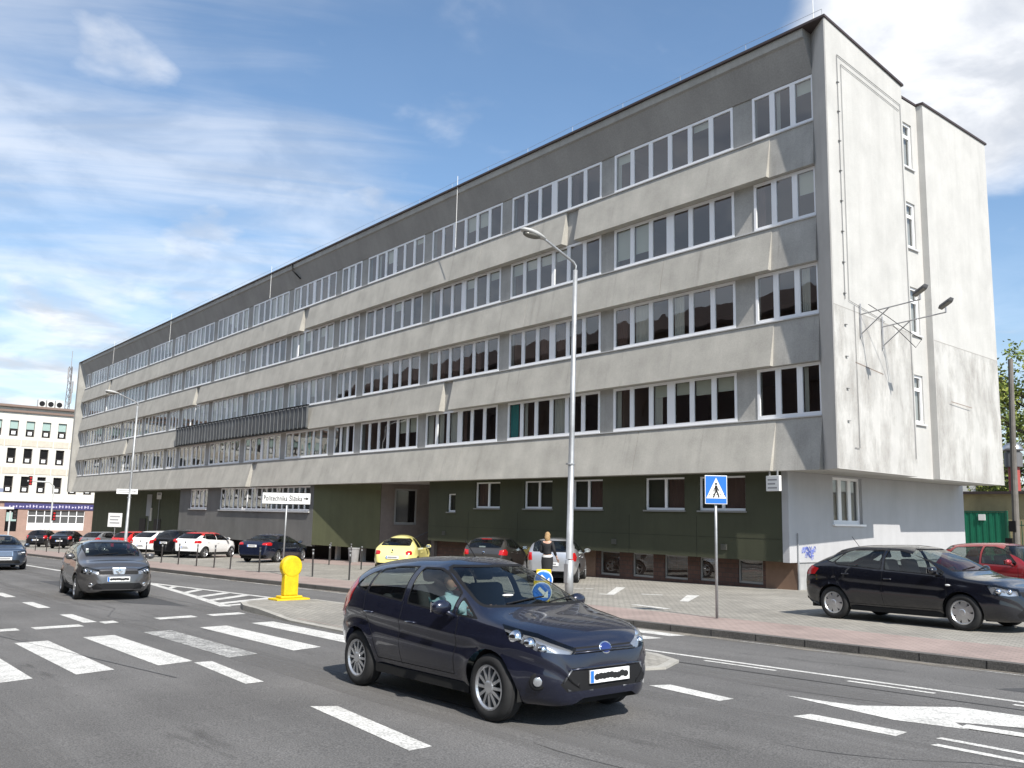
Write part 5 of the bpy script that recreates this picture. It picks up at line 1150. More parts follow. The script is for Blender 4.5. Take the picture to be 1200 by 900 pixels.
# keep-right signs at the other end of the island
for lab, x, y, z, ang in (('blue arrow disc on a yellow board, seen through the windscreen of the near hatchback', -10.95, 9.55, .72, -35), ('blue arrow disc on a yellow board further back on the traffic island', -12.05, 10.55, .84, -38)):
    t = thing('keep_right_sign', lab, 'traffic sign', (x, y, ISL(x)), R(ang)); grp(t, 'keep right signs at the far end of the traffic island')
    b = bmesh.new(); box(b, -.02, .02, -.13, .13, z + .03, z + .39, None, .006); p = obj('sign_board', b, yellow_p, t); b = bmesh.new(); box(b, -.05, .05, -.06, .06, 0, z + .02, None, .01); box(b, -.16, .16, -.2, .2, 0, .04); obj('foot', b, yellow_p, t)
    disc(t, 'disc_rim', white_p, .021, -.0 + 0, z + .21, .165, (1, 0, 0), parent=p, dep=.004); disc(t, 'blue_disc', blue_p, .026, 0, z + .21, .15, (1, 0, 0), parent=p, dep=.004)
    b = bmesh.new(); F = .033; strip([(-.05, z + .28), (.05, z + .18)], .026); b.faces.new([b.verts.new(v) for v in ((F, .10, z + .13), (F, .10, z + .25), (F, -.02, z + .13))]); obj('arrow', b, white_p, p)
# floodlight brackets on the end wall
for lab, y0, zc, L_ in (('floodlight on a bracket high on the end wall, nearer the street', 26.35, 8.85, 2.0), ('floodlight on a bracket on the end wall, farther from the street', 27.85, 8.68, 2.15)):
    t = thing('floodlight', lab, 'floodlight', (-14.72 - (y0 - 24.7) * .051 + .02, y0, zc), R(0)); grp(t, 'floodlights on the end wall')
    b = bmesh.new(); tube(b, [(.03, 0, -.95), (.03, 0, .15)], .022, 6); tube(b, [(.03, 0, -.2), (L_, 0, -.05)], .022, 6); tube(b, [(.03, 0, -.85), (1.0, 0, -.13)], .02, 6); tube(b, [(L_, 0, -.05), (L_, 0, .12)], .025, 6); obj('bracket', b, mat('bracket_zinc', (.36, .36, .37), .5, .4), t)
    b = bmesh.new(); box(b, -.20, .22, -.14, .14, -.05, .07, lambda x, y, z: (L_ + x * .9 + z * .4, y, .22 + z + x * .5), .03); hd = obj('lamp_head', b, mat('lamp_dark', (.10, .10, .105), .5), t)
    b = bmesh.new(); box(b, -.17, .19, -.12, .12, -.062, -.052, lambda x, y, z: (L_ + x * .9 + z * .4, y, .22 + z + x * .5)); obj('lamp_glass', b, mat('lamp_bowl', (.13, .125, .11), .2), hd)
b = bmesh.new(); tube(b, [(-14.5, 26.4, 8.95), (-14.2, 27.0, 8.6), (-13.9, 27.6, 8.2), (-13.6, 28.0, 7.9), (-13.9, 28.2, 7.7), (-14.5, 27.9, 8.5)], .012, 5); tag(obj('cable', b, black), 'thin loose cable looping between the two floodlight brackets', 'cable')

# ================================================================ PEOPLE
def skin_mesh(verts, edges, radii, sub=2):
    me = bpy.data.meshes.new('body'); me.from_pydata(verts, edges, []); o = bpy.data.objects.new('body', me); C.objects.link(o)
    md = o.modifiers.new('skin', 'SKIN'); md.use_smooth_shade = True
    for i, r_ in enumerate(radii): me.skin_vertices[0].data[i].radius = r_ if isinstance(r_, tuple) else (r_, r_)
    me.skin_vertices[0].data[0].use_root = True
    s_ = o.modifiers.new('sub', 'SUBSURF'); s_.levels = sub; s_.render_levels = sub
    bpy.context.view_layer.update(); r = bpy.data.meshes.new_from_object(o.evaluated_get(bpy.context.evaluated_depsgraph_get())); bpy.data.objects.remove(o)
    for p in r.polygons: p.use_smooth = True
    return r
skin_m = mat('skin', (.55, .33, .24), .6); hair_b = mat('blond_hair', (.36, .23, .11), .75, var=.3, vscale=25); jack = mat('black_jacket', (.012, .012, .014), .7); skirt = mat('black_skirt', (.014, .014, .016), .85); wtop = mat('white_top', (.75, .75, .74), .85)
def woman(loc, yaw):
    """faces local +Y"""
    t = thing('person', 'blond woman in a black jacket and short skirt standing behind the silver car', 'person', loc, yaw)
    V = [(0, 0, .93), (0, .01, 1.08), (0, 0, 1.24), (0, -.015, 1.38), (0, -.01, 1.45), (0, .02, 1.50),
         (.085, 0, .88), (.095, .02, .50), (.09, -.02, .09), (.09, .10, .035), (-.085, 0, .88), (-.08, .05, .50), (-.075, .03, .09), (-.075, .15, .035),
         (.16, -.01, 1.385), (.235, -.02, 1.12), (.27, .12, .95), (.28, .19, .90), (-.16, -.01, 1.385), (-.22, 0, 1.11), (-.14, .20, 1.06), (-.09, .25, 1.07)]
    E = [(0, 1), (1, 2), (2, 3), (3, 4), (4, 5), (0, 6), (6, 7), (7, 8), (8, 9), (0, 10), (10, 11), (11, 12), (12, 13), (3, 14), (14, 15), (15, 16), (16, 17), (3, 18), (18, 19), (19, 20), (20, 21)]
    Rr = [(.15, .115), (.12, .09), (.135, .10), (.11, .085), .05, .046, (.085, .085), .052, .032, (.035, .028), (.085, .085), .052, .032, (.035, .028), .058, .042, .033, (.022, .03), .058, .042, .033, (.022, .03)]
    body = link('body', skin_mesh(V, E, Rr), skin_m, t)
    # clothing follows the same skeleton, a little larger
    jv = [(0, 0, .98), (0, .01, 1.08), (0, 0, 1.24), (0, -.015, 1.38), (.16, -.01, 1.385), (.235, -.02, 1.12), (.262, .095, .975), (-.16, -.01, 1.385), (-.22, 0, 1.11), (-.15, .17, 1.065)]
    link('jacket', skin_mesh(jv, [(0, 1), (1, 2), (2, 3), (3, 4), (4, 5), (5, 6), (3, 7), (7, 8), (8, 9)], [(.165, .13), (.14, .11), (.155, .12), (.13, .10), .072, .056, .045, .072, .056, .045]), jack, t)
    b = bmesh.new()
    rings = []
    for z, a, c_ in ((1.0, .155, .125), (.93, .185, .145), (.80, .195, .155), (.56, .175, .150)):
        rings.append([b.verts.new((a * math.cos(2 * math.pi * k / 20), c_ * math.sin(2 * math.pi * k / 20) + .01, z)) for k in range(20)])
    for a, c_ in zip(rings, rings[1:]):
        for k in range(20): b.faces.new((a[k], a[(k + 1) % 20], c_[(k + 1) % 20], c_[k]))
    obj('skirt', b, skirt, t, True)
    b = bmesh.new(); lathe(b, [(.172, .93), (.178, 1.0)], 20)
    for v in b.verts: v.co.y *= .80
    bmesh.ops.delete(b, geom=[f for f in b.faces if len(f.verts) > 4], context='FACES'); obj('shirt_hem', b, wtop, t, True)
    # head
    b = bmesh.new(); ellipsoid(b, (0, .035, 1.60), (.072, .088, .108), 18, 14)
    for v in b.verts:
        if v.co.y > .10 and abs(v.co.x) < .02 and 1.56 < v.co.z < 1.61: v.co.y += .022
        if v.co.z < 1.54: v.co.x *= .85
    hd = obj('head', b, skin_m, t, True)
    b = bmesh.new()
    for s in (1, -1): ellipsoid(b, (.028 * s, .112, 1.612), (.011, .008, .007), 8, 6)
    obj('eye', b, black_p, hd, True)
    b = bmesh.new(); ellipsoid(b, (0, .115, 1.548), (.022, .008, .006), 8, 5); obj('mouth', b, mat('lips', (.45, .14, .13), .5), hd, True)
    b = bmesh.new(); ellipsoid(b, (0, .005, 1.625), (.088, .095, .105), 18, 14); ellipsoid(b, (0, -.045, 1.54), (.088, .065, .13), 16, 12); ellipsoid(b, (.055, .0, 1.50), (.035, .05, .1), 10, 8); ellipsoid(b, (-.055, .0, 1.50), (.035, .05, .1), 10, 8)
    for v in b.verts: v.co += Vector((math.sin(v.co.z * 90 + v.co.x * 60) * .004, math.sin(v.co.x * 120 + v.co.z * 40) * .004, 0))
    for v in b.verts:
        if v.co.y > .075 and v.co.z < 1.66: v.co.y = .06
    obj('hair', b, hair_b, hd, True)
    def hand(px, py, pz, dx, dy, dz, s):
        hv = [(px, py, pz)]; ed = []; rd = [(.026, .015)]
        d = Vector((dx, dy, dz)).normalized(); sd = d.cross(Vector((0, 0, 1))); sd = sd.normalized() if sd.length > .1 else Vector((1, 0, 0))
        for k, ln in enumerate((.07, .08, .077, .062)):
            off = sd * (k - 1.5) * .018; base = len(hv)
            for q, f_ in enumerate((.055, .055 + ln * .5, .055 + ln)):
                p_ = Vector((px, py, pz)) + off + d * f_ + Vector((0, 0, -.02 * q * q * .6)); hv.append(tuple(p_)); rd.append(.0085 - .001 * q)
            ed += [(0, base), (base, base + 1), (base + 1, base + 2)]
        base = len(hv); p0 = Vector((px, py, pz)) + sd * .03 * s + d * .02; hv += [tuple(p0), tuple(p0 + d * .035 + sd * .018 * s)]; rd += [.0105, .009]; ed += [(0, base), (base, base + 1)]
        return link('hand', skin_mesh(hv, ed, rd, 1), skin_m, body)
    hand(.283, .205, .885, .1, .6, -.5, -1); hand(-.075, .265, 1.072, .5, .7, .0, 1)
    b = bmesh.new()
    for x, y in ((.09, .04), (-.075, .09)): ellipsoid(b, (x, y, .03), (.045, .12, .03)); box(b, x - .012, x + .012, y - .10, y - .08, 0, .05)
    obj('shoe', b, wtop, t, True)
    t.scale = (1.04,) * 3
    return t
woman((-22.45, 19.8, wz(-22.45)), R(35))
# the driver of the near hatchback sits on its right-hand seat facing local +X of the car; built in car units
def driver():
    lx, ly = -8.74, 6.72
    t = thing('person', 'driver in a pale blue shirt sitting at the open window of the near hatchback', 'person', (0, 0, 0)); t.parent = None
    t.matrix_world = Matrix.Translation((lx, ly, gz(lx))) @ Matrix.Rotation(R(.2), 4, 'Z') @ Matrix.Rotation(-math.atan(SL), 4, 'Y') @ Matrix.Scale(1.085, 4)
    y0 = -.38; V = [(-.08, y0, .62), (-.12, y0, .80), (-.16, y0, .97), (-.16, y0, 1.06), (-.13, y0, 1.12), (.28, y0 + .08, .66), (.5, y0 + .1, .45), (.28, y0 - .08, .66), (.5, y0 - .1, .45),
         (-.14, y0 + .19, 1.0), (.05, y0 + .26, .86), (.33, y0 + .2, .95), (-.14, y0 - .19, 1.0), (.05, y0 - .24, .86), (.33, y0 - .12, .95)]
    E = [(0, 1), (1, 2), (2, 3), (3, 4), (0, 5), (5, 6), (0, 7), (7, 8), (2, 9), (9, 10), (10, 11), (2, 12), (12, 13), (13, 14)]
    body = link('body', skin_mesh(V, E, [(.14, .15), (.13, .16), (.12, .15), .055, .05, .085, .06, .085, .06, .07, .052, .036, .07, .052, .036]), mat('pale_blue_shirt', (.32, .50, .55), .85), t)
    b = bmesh.new(); ellipsoid(b, (-.10, y0, 1.235), (.092, .074, .115), 18, 14)
    for v in b.verts:
        if v.co.x > -.03 and abs(v.co.y - y0) < .02 and 1.20 < v.co.z < 1.24: v.co.x += .022
    hd = obj('head', b, skin_m, t, True)
    b = bmesh.new(); ellipsoid(b, (-.125, y0, 1.275), (.092, .082, .09), 16, 12)
    for v in b.verts:
        if v.co.x > -.06 and v.co.z < 1.32: v.co.x = -.065
    obj('hair', b, mat('grey_hair', (.16, .14, .12), .8), hd, True)
    b = bmesh.new()
    for s in (1, -1): ellipsoid(b, (-.018, y0 + .03 * s, 1.248), (.008, .011, .007), 8, 6)
    obj('eye', b, black_p, hd, True)
    b = bmesh.new(); ellipsoid(b, (-.016, y0, 1.172), (.008, .024, .006), 8, 5); obj('mouth', b, MATS['lips'], hd, True)
    b = bmesh.new()
    for s in (1, -1): ellipsoid(b, (-.10, y0 + .076 * s, 1.235), (.022, .01, .03), 8, 6)
    obj('ear', b, skin_m, hd, True)
    for sy in (.2, -.12):
        hv = [(.36, y0 + sy, .96)]; ed = []; rd = [(.03, .018)]
        for k in range(4):
            base = len(hv); oy = (k - 1.5) * .019
            hv += [(.42, y0 + sy + oy, .985), (.46, y0 + sy + oy, .965), (.455, y0 + sy + oy, .935)]; rd += [.0095, .009, .008]; ed += [(0, base), (base, base + 1), (base + 1, base + 2)]
        base = len(hv); hv += [(.385, y0 + sy + (.035 if sy < 0 else -.035), .985), (.425, y0 + sy + (.045 if sy < 0 else -.045), .99)]; rd += [.011, .009]; ed += [(0, base), (base, base + 1)]
        link('hand', skin_mesh(hv, ed, rd, 1), skin_m, body)
driver()

# ================================================================ SURROUNDINGS
# pale four-storey building closing the view on the left, faces +X
FX = -140.0
t = thing('bank_building', 'cream building with dark windows and a brick shop front at the far street end', 'building', (FX, 10, -2.6)); TL = t.location.copy()
def tp(name, bm, m, parent=None):
    o = obj(name, bm, m, recalc=name != 'pane'); o.parent = parent or t
    if parent is None: o.location = -TL
    return o
cream = mat('cream_plaster', (.66, .64, .58), .9, var=.06, vscale=.5, streak=.08); WFB = Wall((FX, -30), (FX, 48)); ub = lambda y: y + 30
ops = []; ys = [23.25 - 2.42 * 0 + 2.06 * k for k in range(-22, 9)]
for y in ys:
    for z0, z1 in ((3.86 - .15, 6.0), (7.75, 9.9), (11.55, 13.75)):
        if -29 < y < 47: ops.append((ub(y), ub(y) + 1.1, z0, z1))
tp('wall', wall_mesh(WFB, 0, 78, 2.9, 15.6, .35, ops), cream)
for (a, b_, c_, d_) in ops:
    fr = bmesh.new()
    for q in ((a, a + .07, c_, d_), (b_ - .07, b_, c_, d_), (a + .07, b_ - .07, c_, c_ + .08), (a + .07, b_ - .07, d_ - .07, d_), (a + .07, b_ - .07, (c_ * .62 + d_ * .38) - .03, (c_ * .62 + d_ * .38) + .03)): box(fr, q[0], q[1], -.28, -.22, q[2], q[3], lambda u, d, z: WFB(u, d, z))
    w_ = tp('window', fr, mat('dark_frame', (.10, .085, .075), .6))
    g_ = bmesh.new(); quad(g_, WFB(a + .07, -.25, c_ + .08), WFB(b_ - .07, -.25, c_ + .08), WFB(b_ - .07, -.25, d_ - .07), WFB(a + .07, -.25, d_ - .07)); tp('pane', g_, mat('dark_glass', (.012, .012, .013), .05), w_)
    g_ = bmesh.new(); quad(g_, WFB(a + .3, -.215, c_ + .25), WFB(b_ - .28, -.215, c_ + .25), WFB(b_ - .28, -.215, c_ + .72), WFB(a + .3, -.215, c_ + .72)); tp('window_unit', g_, white_p, w_)
    if c_ > 11: g_ = bmesh.new(); quad(g_, WFB(a + .07, -.215, d_ - 1.15), WFB(b_ - .07, -.215, d_ - 1.15), WFB(b_ - .07, -.215, d_ - .07), WFB(a + .07, -.215, d_ - .07)); tp('window_blind', g_, mat('aqua_blind', (.32, .43, .40), .8), w_)
for y in ys:
    b = bmesh.new()
    box(b, ub(y) - .52, ub(y) - .40, .0, .12, 3.0, 14.3, lambda u, d, z: WFB(u, d, z)); tp('pilaster', b, cream)
b = bmesh.new()
for z0 in (6.35, 10.2): box(b, 0, 78, .003, .05, z0, z0 + .9, lambda u, d, z: WFB(u, d, z))
tp('panel_band', b, mat('sand_band', (.55, .50, .42), .9, var=.1))
b = bmesh.new(); box(b, 0, 78, -.3, .55, 15.6, 15.85, lambda u, d, z: WFB(u, d, z)); box(b, 0, 78, -.3, .25, 14.9, 15.2, lambda u, d, z: WFB(u, d, z)); tp('cornice', b, mat('brown_cornice', (.21, .15, .125), .85))
b = bmesh.new(); box(b, 0, 78, -12, .2, 15.85, 15.95, lambda u, d, z: WFB(u, d, z)); box(b, 0, .3, -12, -.36, -4, 15.5, lambda u, d, z: WFB(u, d, z)); box(b, 77.7, 78, -12, -.36, -4, 15.5, lambda u, d, z: WFB(u, d, z)); tp('roof', b, MATS['brown_cornice'])
b = bmesh.new(); box(b, 0, 78, 0, .35, 2.55, 2.9, lambda u, d, z: WFB(u, d, z)); tp('ledge', b, cream)
pink = paver('pink_brick', (.36, .215, .17), (.32, .19, .15), (.33, .27, .23), .28, .09, .15, 'up')
WS2 = Wall((FX + .02, -30), (FX + .02, 48)); so = [(ub(23.9), ub(25.35), -1.6, 1.55), (ub(26.6), ub(34), -1.4, 1.35)]
tp('shop_wall', wall_mesh(WS2, 0, 78, -4, 2.54, .3, so), pink)
b = bmesh.new(); box(b, ub(26.6), ub(34), -.3, -.1, -1.4, -.4, lambda u, d, z: WS2(u, d, z)); tp('shop_panel', b, white_p)
b = bmesh.new()
for k in range(8): box(b, ub(26.6 + k * 1.05), ub(26.7 + k * 1.05), -.2, -.1, -.395, 1.34, lambda u, d, z: WS2(u, d, z))
box(b, ub(26.6), ub(34), -.2, -.1, .55, .66, lambda u, d, z: WS2(u, d, z)); sf = tp('shop_window', b, pvc)
b = bmesh.new(); quad(b, WS2(ub(26.6), -.18, -.4), WS2(ub(34), -.18, -.4), WS2(ub(34), -.18, 1.35), WS2(ub(26.6), -.18, 1.35)); tp('pane', b, mat('shop_glass', (.10, .10, .10), .1), sf)
b = bmesh.new(); quad(b, WS2(ub(23.9), -.18, -1.6), WS2(ub(25.35), -.18, -1.6), WS2(ub(25.35), -.18, 1.55), WS2(ub(23.9), -.18, 1.55)); tp('pane', b, MATS['dark_glass'])
b = bmesh.new(); box(b, ub(24.0), ub(25.25), -.16, -.12, -.2, 1.0, lambda u, d, z: WS2(u, d, z)); tp('window_blind', b, mat('aqua_blind', (.32, .43, .40), .8))
b = bmesh.new(); box(b, ub(23.6), ub(36), .0, .12, 1.5, 2.3, lambda u, d, z: WS2(u, d, z)); sg = tp('shop_sign', b, mat('violet_sign', (.05, .045, .15), .5))
b = bmesh.new(); rs = random.Random(4)
for k in range(26):
    y = 24.2 + k * .42; h_ = rs.uniform(.18, .4); box(b, ub(y), ub(y + .13), .122, .13, 1.72, 1.72 + h_, lambda u, d, z: WS2(u, d, z))
    if k % 2: box(b, ub(y + .14), ub(y + .3), .122, .13, 1.72 + h_ * .4, 1.8 + h_ * .4, lambda u, d, z: WS2(u, d, z))
tp('faded_lettering', b, mat('sign_letter_pale', (.6, .55, .7), .6), sg)
b = bmesh.new(); box(b, ub(20.2), ub(22.6), .002, .06, -1.5, 2.3, lambda u, d, z: WS2(u, d, z)); ps = tp('poster', b, white_p)
b = bmesh.new()
for k in range(14): ellipsoid(b, WS2(ub(rs.uniform(20.5, 22.4)), .062, rs.uniform(-1.1, 2.0)), (.004, rs.uniform(.08, .25), rs.uniform(.08, .25)), 8, 6)
tp('poster_motif', b, mat('poster_mauve', (.42, .22, .24), .7), ps)
# roof gear and mast
t2 = thing('air_conditioner', 'pale air conditioning units on the roof of the far cream building', 'air conditioner', (FX - 3, 27.0, 15.95)); b = bmesh.new()
for k in range(3): box(b, -.5, .5, k * 1.15, k * 1.15 + 1.0, .1, 1.35, None, .04); 
obj('cabinet', b, mat('cabinet_white', (.62, .62, .60), .6), t2)
b = bmesh.new()
for k in range(3): lathe(b, [(.0, .51), (.36, .51), (.38, .53), (.3, .54), (0, .54)], 16, 'x', (0, k * 1.15 + .5, .72))
obj('fan_grille', b, black, t2)
t2 = thing('antenna_mast', 'slender lattice radio mast rising behind the far cream building', 'mast', (FX - 40, 39.0, -3)); b = bmesh.new(); Hm = 31
for k in range(3):
    a = 2.094 * k; tube(b, [(.9 * math.cos(a), .9 * math.sin(a), 0), (.28 * math.cos(a), .28 * math.sin(a), Hm)], .07, 5)
for q in range(24):
    z0, z1 = Hm * q / 24, Hm * (q + 1) / 24; r0, r1 = .9 - .62 * q / 24, .9 - .62 * (q + 1) / 24
    for k in range(3): a, c_ = 2.094 * k, 2.094 * (k + 1); tube(b, [(r0 * math.cos(a), r0 * math.sin(a), z0), (r1 * math.cos(c_), r1 * math.sin(c_), z1)], .04, 4)
obj('lattice', b, mat('mast_dark', (.16, .15, .15), .6), t2); b = bmesh.new()
for z, y in ((26, .5), (28.5, -.4), (24, .4)): tube(b, [(.2, y, z), (.2, y, z + 2.2)], .14, 6)
tube(b, [(0, 0, Hm), (0, 0, Hm + 3)], .06, 5); tube(b, [(0, 1.4, Hm - 8), (0, 1.4, Hm - 1)], .09, 5); obj('antenna', b, mat('antenna_grey', (.3, .29, .29), .6), t2)
t2 = thing('antenna_mast', 'white mast tip showing at the left edge of the sky', 'mast', (FX - 60, 27.2, -3)); b = bmesh.new(); tube(b, [(0, 0, 0), (0, 0, 36)], [.4, .12], 6); obj('mast_pole', b, white_p, t2); b = bmesh.new(); tube(b, [(.3, 0, 30), (.3, 0, 33)], .3, 8); obj('antenna', b, white_p, t2)
# signals and poles at the far junction
def sigpole(lab, x, y, H, arm, heads, red=False):
    t = thing('traffic_light', lab, 'traffic light', (x, y, gz(x) + .12)); b = bmesh.new(); pts = [(0, 0, 0), (0, 0, H)] + ([(0, -.5, H + .5), (0, -arm, H + .55)] if arm else []); tube(b, pts, .09, 8); obj('pole', b, mat('pole_pale', (.55, .56, .56), .5), t)
    for yy, zz in heads:
        b = bmesh.new(); box(b, -.14, .16, yy - .19, yy + .19, zz - .55, zz + .55, None, .03); h_ = obj('signal_head', b, black, t); b = bmesh.new()
        for k in range(3): lathe(b, [(0, .165), (.11, .165), (.12, .2), (.13, .2), (.13, .16)], 12, 'x', (0, yy, zz + .34 - .34 * k))
        obj('lens', b, mat('signal_red', (.45, .03, .03), .3) if red else mat('lens_dark', (.05, .04, .04), .3), h_)
sigpole('traffic light on a tall bent pole with an arm over the far junction', -118, 24.95, 6.6, 2.9, [(-2.6, 7.2), (.3, 3.1)], True)
sigpole('short traffic light on a pale post left of the far shop window', -118, 20.6, 3.6, 0, [(.45, 3.2)])
t2 = thing('utility_pole', 'dark leaning pole with small signs at the far junction', 'pole', (-119, 18.3, gz(-119))); b = bmesh.new(); tube(b, [(0, 0, 0), (0, .5, 9.5)], [.13, .09], 8); obj('pole', b, mat('pole_brown', (.11, .09, .08), .8), t2); b = bmesh.new(); box(b, -.05, .05, -.1, 1.5, 5.9, 6.35); obj('sign_board', b, mat('sign_slate', (.22, .25, .36), .5), t2); b = bmesh.new(); box(b, -.05, .05, .6, 2.8, 3.95, 4.2); obj('sign_board', b, white_p, t2)

# right-hand side: yard wall building with green gate, chimney, pole, trees
t = thing('garage_building', 'low sand coloured building with a dark flat roof edge behind the green gate', 'building', (-18, 52, wz(-18))); TL = t.location.copy()
sand = mat('sand_render', (.42, .35, .20), .9, var=.12, streak=.12)
WY = Wall((-30, 50.6), (10, 50.6)); uy = lambda x: x + 30
tp('wall', wall_mesh(WY, 0, 40, -1, 3.72, .3, [(uy(-18.9), uy(-17.5), .4, 2.0)]), sand)
b = bmesh.new(); box(b, -30.2, 10, 50.3, 60, 3.72, 3.86); tp('roof', b, flash)
b = bmesh.new(); box(b, -18.9, -17.5, 50.75, 50.8, .4, 2.0); tp('window', b, mat('dark_glass', (.012, .012, .013), .05))
t = thing('gate', 'dark green corrugated metal gate beside the end of the office block', 'gate', (-21.2, 49.8, wz(-21.2))); b = bmesh.new(); TL = t.location.copy()
for k in range(13): box(b, -22.35 + k * .165, -22.35 + k * .165 + .15, 49.8 + .02 * (k % 2), 49.86 + .02 * (k % 2), -.3, 2.72)
tp('leaf', b, mat('gate_green', (.012, .17, .095), .5, var=.1, streak=.12)); b = bmesh.new(); box(b, -22.45, -22.36, 49.75, 49.9, -.4, 2.82); box(b, -20.2, -20.1, 49.75, 49.9, -.4, 2.82); box(b, -22.35, -20.2, 49.78, 49.88, 2.73, 2.8); tp('frame', b, mat('gate_frame', (.012, .08, .05), .5)); b = bmesh.new(); box(b, -21.55, -21.2, 49.74, 49.78, 2.3, 2.62); tp('plate', b, white_p)
t = thing('fence', 'dark green bar fence to the right of the gate', 'fence', (-18, 49.8, wz(-18))); TL = t.location.copy(); b = bmesh.new()
for k in range(40): box(b, -20.05 + k * .2, -20.02 + k * .2, 49.8, 49.83, -.3, 2.3)
box(b, -20.05, -12, 49.77, 49.8, 2.05, 2.1); box(b, -20.05, -12, 49.77, 49.8, .2, .25); tp('bars', b, mat('gate_frame', (.012, .08, .05), .5))
t = thing('chimney_pipe', 'red vent pipe with a grey drum and a domed metal cap above the low building', 'vent pipe', (-21.3, 54, 3.86)); b = bmesh.new(); lathe(b, [(.30, 0), (.30, 1.6)], 16); obj('pipe', b, mat('pipe_red', (.36, .07, .06), .6, var=.15), t); b = bmesh.new(); lathe(b, [(.47, 1.5), (.47, 2.3), (.36, 2.3), (.36, 2.45)], 18); obj('drum', b, mat('drum_grey', (.14, .14, .145), .5), t, False); b = bmesh.new(); lathe(b, [(.54, 2.42), (.54, 2.52), (.46, 2.72), (.28, 2.86), (0, 2.9)], 18); obj('cap', b, alu, t, True)
t = thing('utility_pole', 'weathered grey timber pole standing before the tree at the right edge', 'pole', (-17.75, 45, wz(-17.7))); b = bmesh.new(); tube(b, [(-.1, 0, 0), (0, 0, 5), (.15, 0, 10.2)], [.16, .14, .11], 10); obj('pole', b, mat('old_timber', (.17, .155, .14), .9, var=.2, streak=.3), t); b = bmesh.new(); box(b, -.3, .0, -.2, -.1, 2.0, 2.5); box(b, -.5, -.2, -.2, -.1, .3, 1.7); obj('meter_box', b, black, t)
t = thing('shed', 'white roofed shed glimpsed beyond the low sand coloured building', 'shed', (-30, 72, 0)); b = bmesh.new(); box(b, -3, 4, 0, 6, 0, 5.2); obj('wall', b, mat('shed_white', (.7, .7, .66), .8), t); b = bmesh.new()
for k in range(4): ellipsoid(b, (-.8 + k * .7, -.2, 5.0), (.4, .3, .35), 8, 6)
obj('roof_clutter', b, black, t)
leaf_ms = [mat('leaf_green', (.17, .22, .035), .7), mat('leaf_bright', (.26, .29, .06), .7), mat('leaf_deep', (.10, .14, .03), .75)]
for lm in leaf_ms:
    nb = lm.node_tree.nodes['Principled BSDF']; nb.inputs['Subsurface Weight'].default_value = 0
bark = mat('bark', (.085, .07, .055), .95, var=.3, streak=.3)
def tree(lab, x, y, H, Rr, seed, n=5200, zc=.62):
    rg_ = random.Random(seed); t = thing('tree', lab, 'tree', (x, y, wz(x))); b = bmesh.new()
    tube(b, [(0, 0, 0), (.05, .1, H * .25), (-.1, 0, H * .5), (.1, .05, H * .85)], [.32, .25, .18, .05], 9); tips = []
    for k in range(17):
        z0 = H * rg_.uniform(.25, .75); a = rg_.uniform(0, 6.28); L_ = Rr * rg_.uniform(.55, 1.0) * (1.1 - .5 * z0 / H); m_ = (math.cos(a) * L_ * .5, math.sin(a) * L_ * .5, z0 + L_ * .3); e = (math.cos(a + .2) * L_, math.sin(a + .2) * L_, z0 + L_ * rg_.uniform(.3, .9)); tube(b, [(0, 0, z0), m_, e], [.10, .06, .02], 6); tips += [m_, e]
        for q in range(3): a2 = a + rg_.uniform(-.9, .9); e2 = (m_[0] + math.cos(a2) * L_ * .5, m_[1] + math.sin(a2) * L_ * .5, m_[2] + rg_.uniform(0, .6) * L_); tube(b, [m_, e2], [.04, .012], 4); tips.append(e2)
    tr = obj('trunk', b, bark, t)
    vs_, fs, mi = [], [], []
    cl = [(Vector(p), rg_.uniform(.35, .9) * Rr * .42, rg_.choice([0, 0, 1, 1, 2])) for p in tips]
    cl += [(Vector((rg_.uniform(-.5, .5) * Rr, rg_.uniform(-.5, .5) * Rr, H * rg_.uniform(.7, 1.0))), rg_.uniform(.3, .7) * Rr * .4, rg_.choice([0, 1, 1])) for _ in range(14)]
    for i in range(n):
        c_, r_, mm = rg_.choice(cl); d = Vector((rg_.gauss(0, 1), rg_.gauss(0, 1), rg_.gauss(0, 1))).normalized() * r_ * rg_.random() ** .4; p = c_ + Vector((d.x, d.y, d.z * .7)); s = rg_.uniform(.07, .17)
        u = Vector((rg_.gauss(0, 1), rg_.gauss(0, 1), rg_.gauss(0, .6))).normalized(); v = u.cross(Vector((rg_.gauss(0, 1), rg_.gauss(0, 1), rg_.gauss(0, 1)))).normalized(); k0 = len(vs_)
        vs_ += [tuple(p + u * s), tuple(p + v * s * .55), tuple(p - u * s), tuple(p - v * s * .55)]; fs.append((k0, k0 + 1, k0 + 2, k0 + 3)); mi.append(mm if rg_.random() < .75 else rg_.choice([0, 1, 2]))
    me = bpy.data.meshes.new('crown'); me.from_pydata(vs_, [], fs); me.polygons.foreach_set('material_index', mi); o = link('crown', me, leaf_ms, t); return t
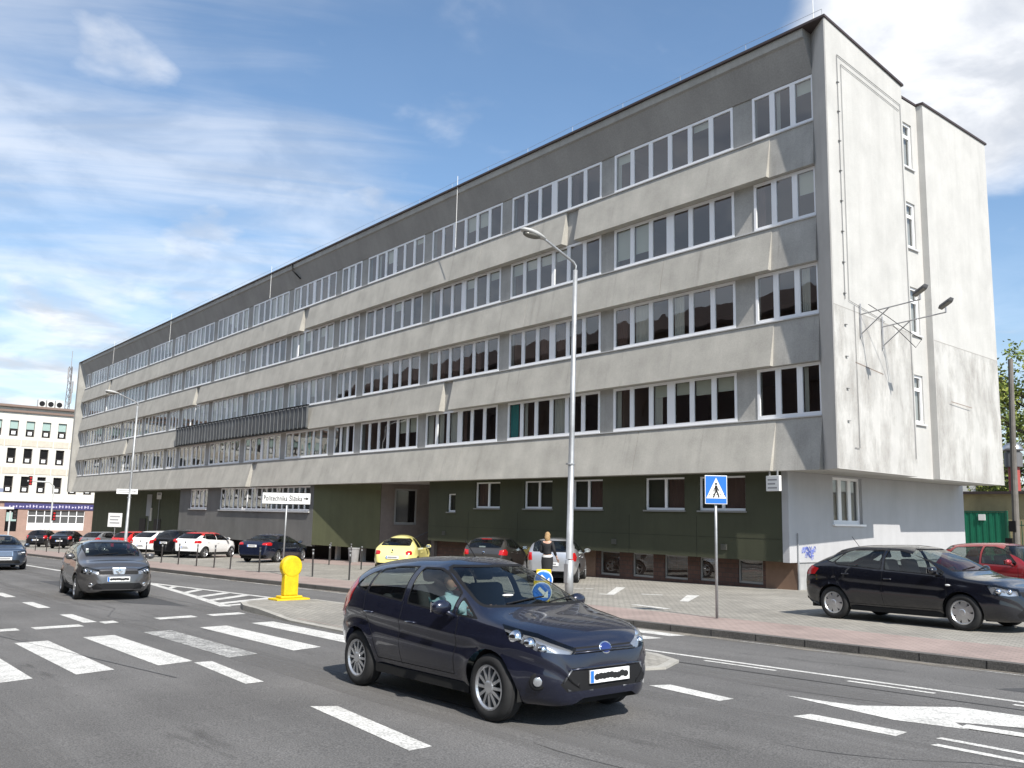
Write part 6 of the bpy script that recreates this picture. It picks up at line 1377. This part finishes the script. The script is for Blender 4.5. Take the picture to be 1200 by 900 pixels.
tree('spring green birch like tree behind the timber pole, tallest of the trees on the right', -21.4, 58, 13.2, 4.2, 3, 9000)
tree('smaller leafy tree to the right of the tall spring green tree', -14.5, 62, 11.0, 4.5, 8, 6000)
tree('shaded tree half hidden behind the office block on the right', -25.5, 64, 12.0, 3.6, 12, 6000)

# the tenement row across the street behind the camera: seen only as the dark mirror image in the lower windows
t = thing('tenement_house', 'brown brick tenement across the street, seen mirrored in the office windows', 'building', (-45, -16, wz(-45))); TL = t.location.copy()
WTn = Wall((6, -15), (-125, -15)); 
tn_ops = [(3 + i * 3.1, 4.3 + i * 3.1, z, z + 1.9) for i in range(41) for z in (1.2, 4.8, 8.4, 12, 15.6)]
tp('wall', wall_mesh(WTn, 0, 131, -3, 20.0, .3, tn_ops), paver('tenement_brick', (.085, .055, .045), (.065, .042, .035), (.06, .05, .045), .26, .08, .3, 'up'))
b = bmesh.new(); box(b, -125, 6, -15.6, -15.5, -3, 19.8); tp('interior', b, dark)
b = bmesh.new(); prism(b, [(-125.4, -14.4), (6.4, -14.4), (6.4, -28), (-125.4, -28)], 20.0, lambda x, y: 20.3 if y > -15 else 26); tp('roof', b, mat('roof_tile', (.06, .04, .034), .85))

t = thing('added_houses', 'low rendered houses added unseen behind the viewer, mirrored dark in the ground floor windows', 'building', (-190, -16, wz(-190))); TL = t.location.copy()  # unseen row, added so the left ground-floor window strip mirrors something dark
WTn = Wall((-126, -15), (-290, -15)); tn_ops = [(4 + i * 4.2, 5.6 + i * 4.2, z, z + 1.6) for i in range(37) for z in (-1.2, 2.0)]
tp('wall', wall_mesh(WTn, 0, 164, -7, 4.6, .3, tn_ops), mat('drab_render', (.14, .125, .105), .9, var=.2)); b = bmesh.new(); box(b, -290, -126, -15.7, -15.6, -7, 4.5); tp('interior', b, dark)
b = bmesh.new(); prism(b, [(-290.4, -14.5), (-125.6, -14.5), (-125.6, -24), (-290.4, -24)], 4.6, lambda x, y: 4.8 if y > -16 else 8); tp('roof', b, MATS['roof_tile'])
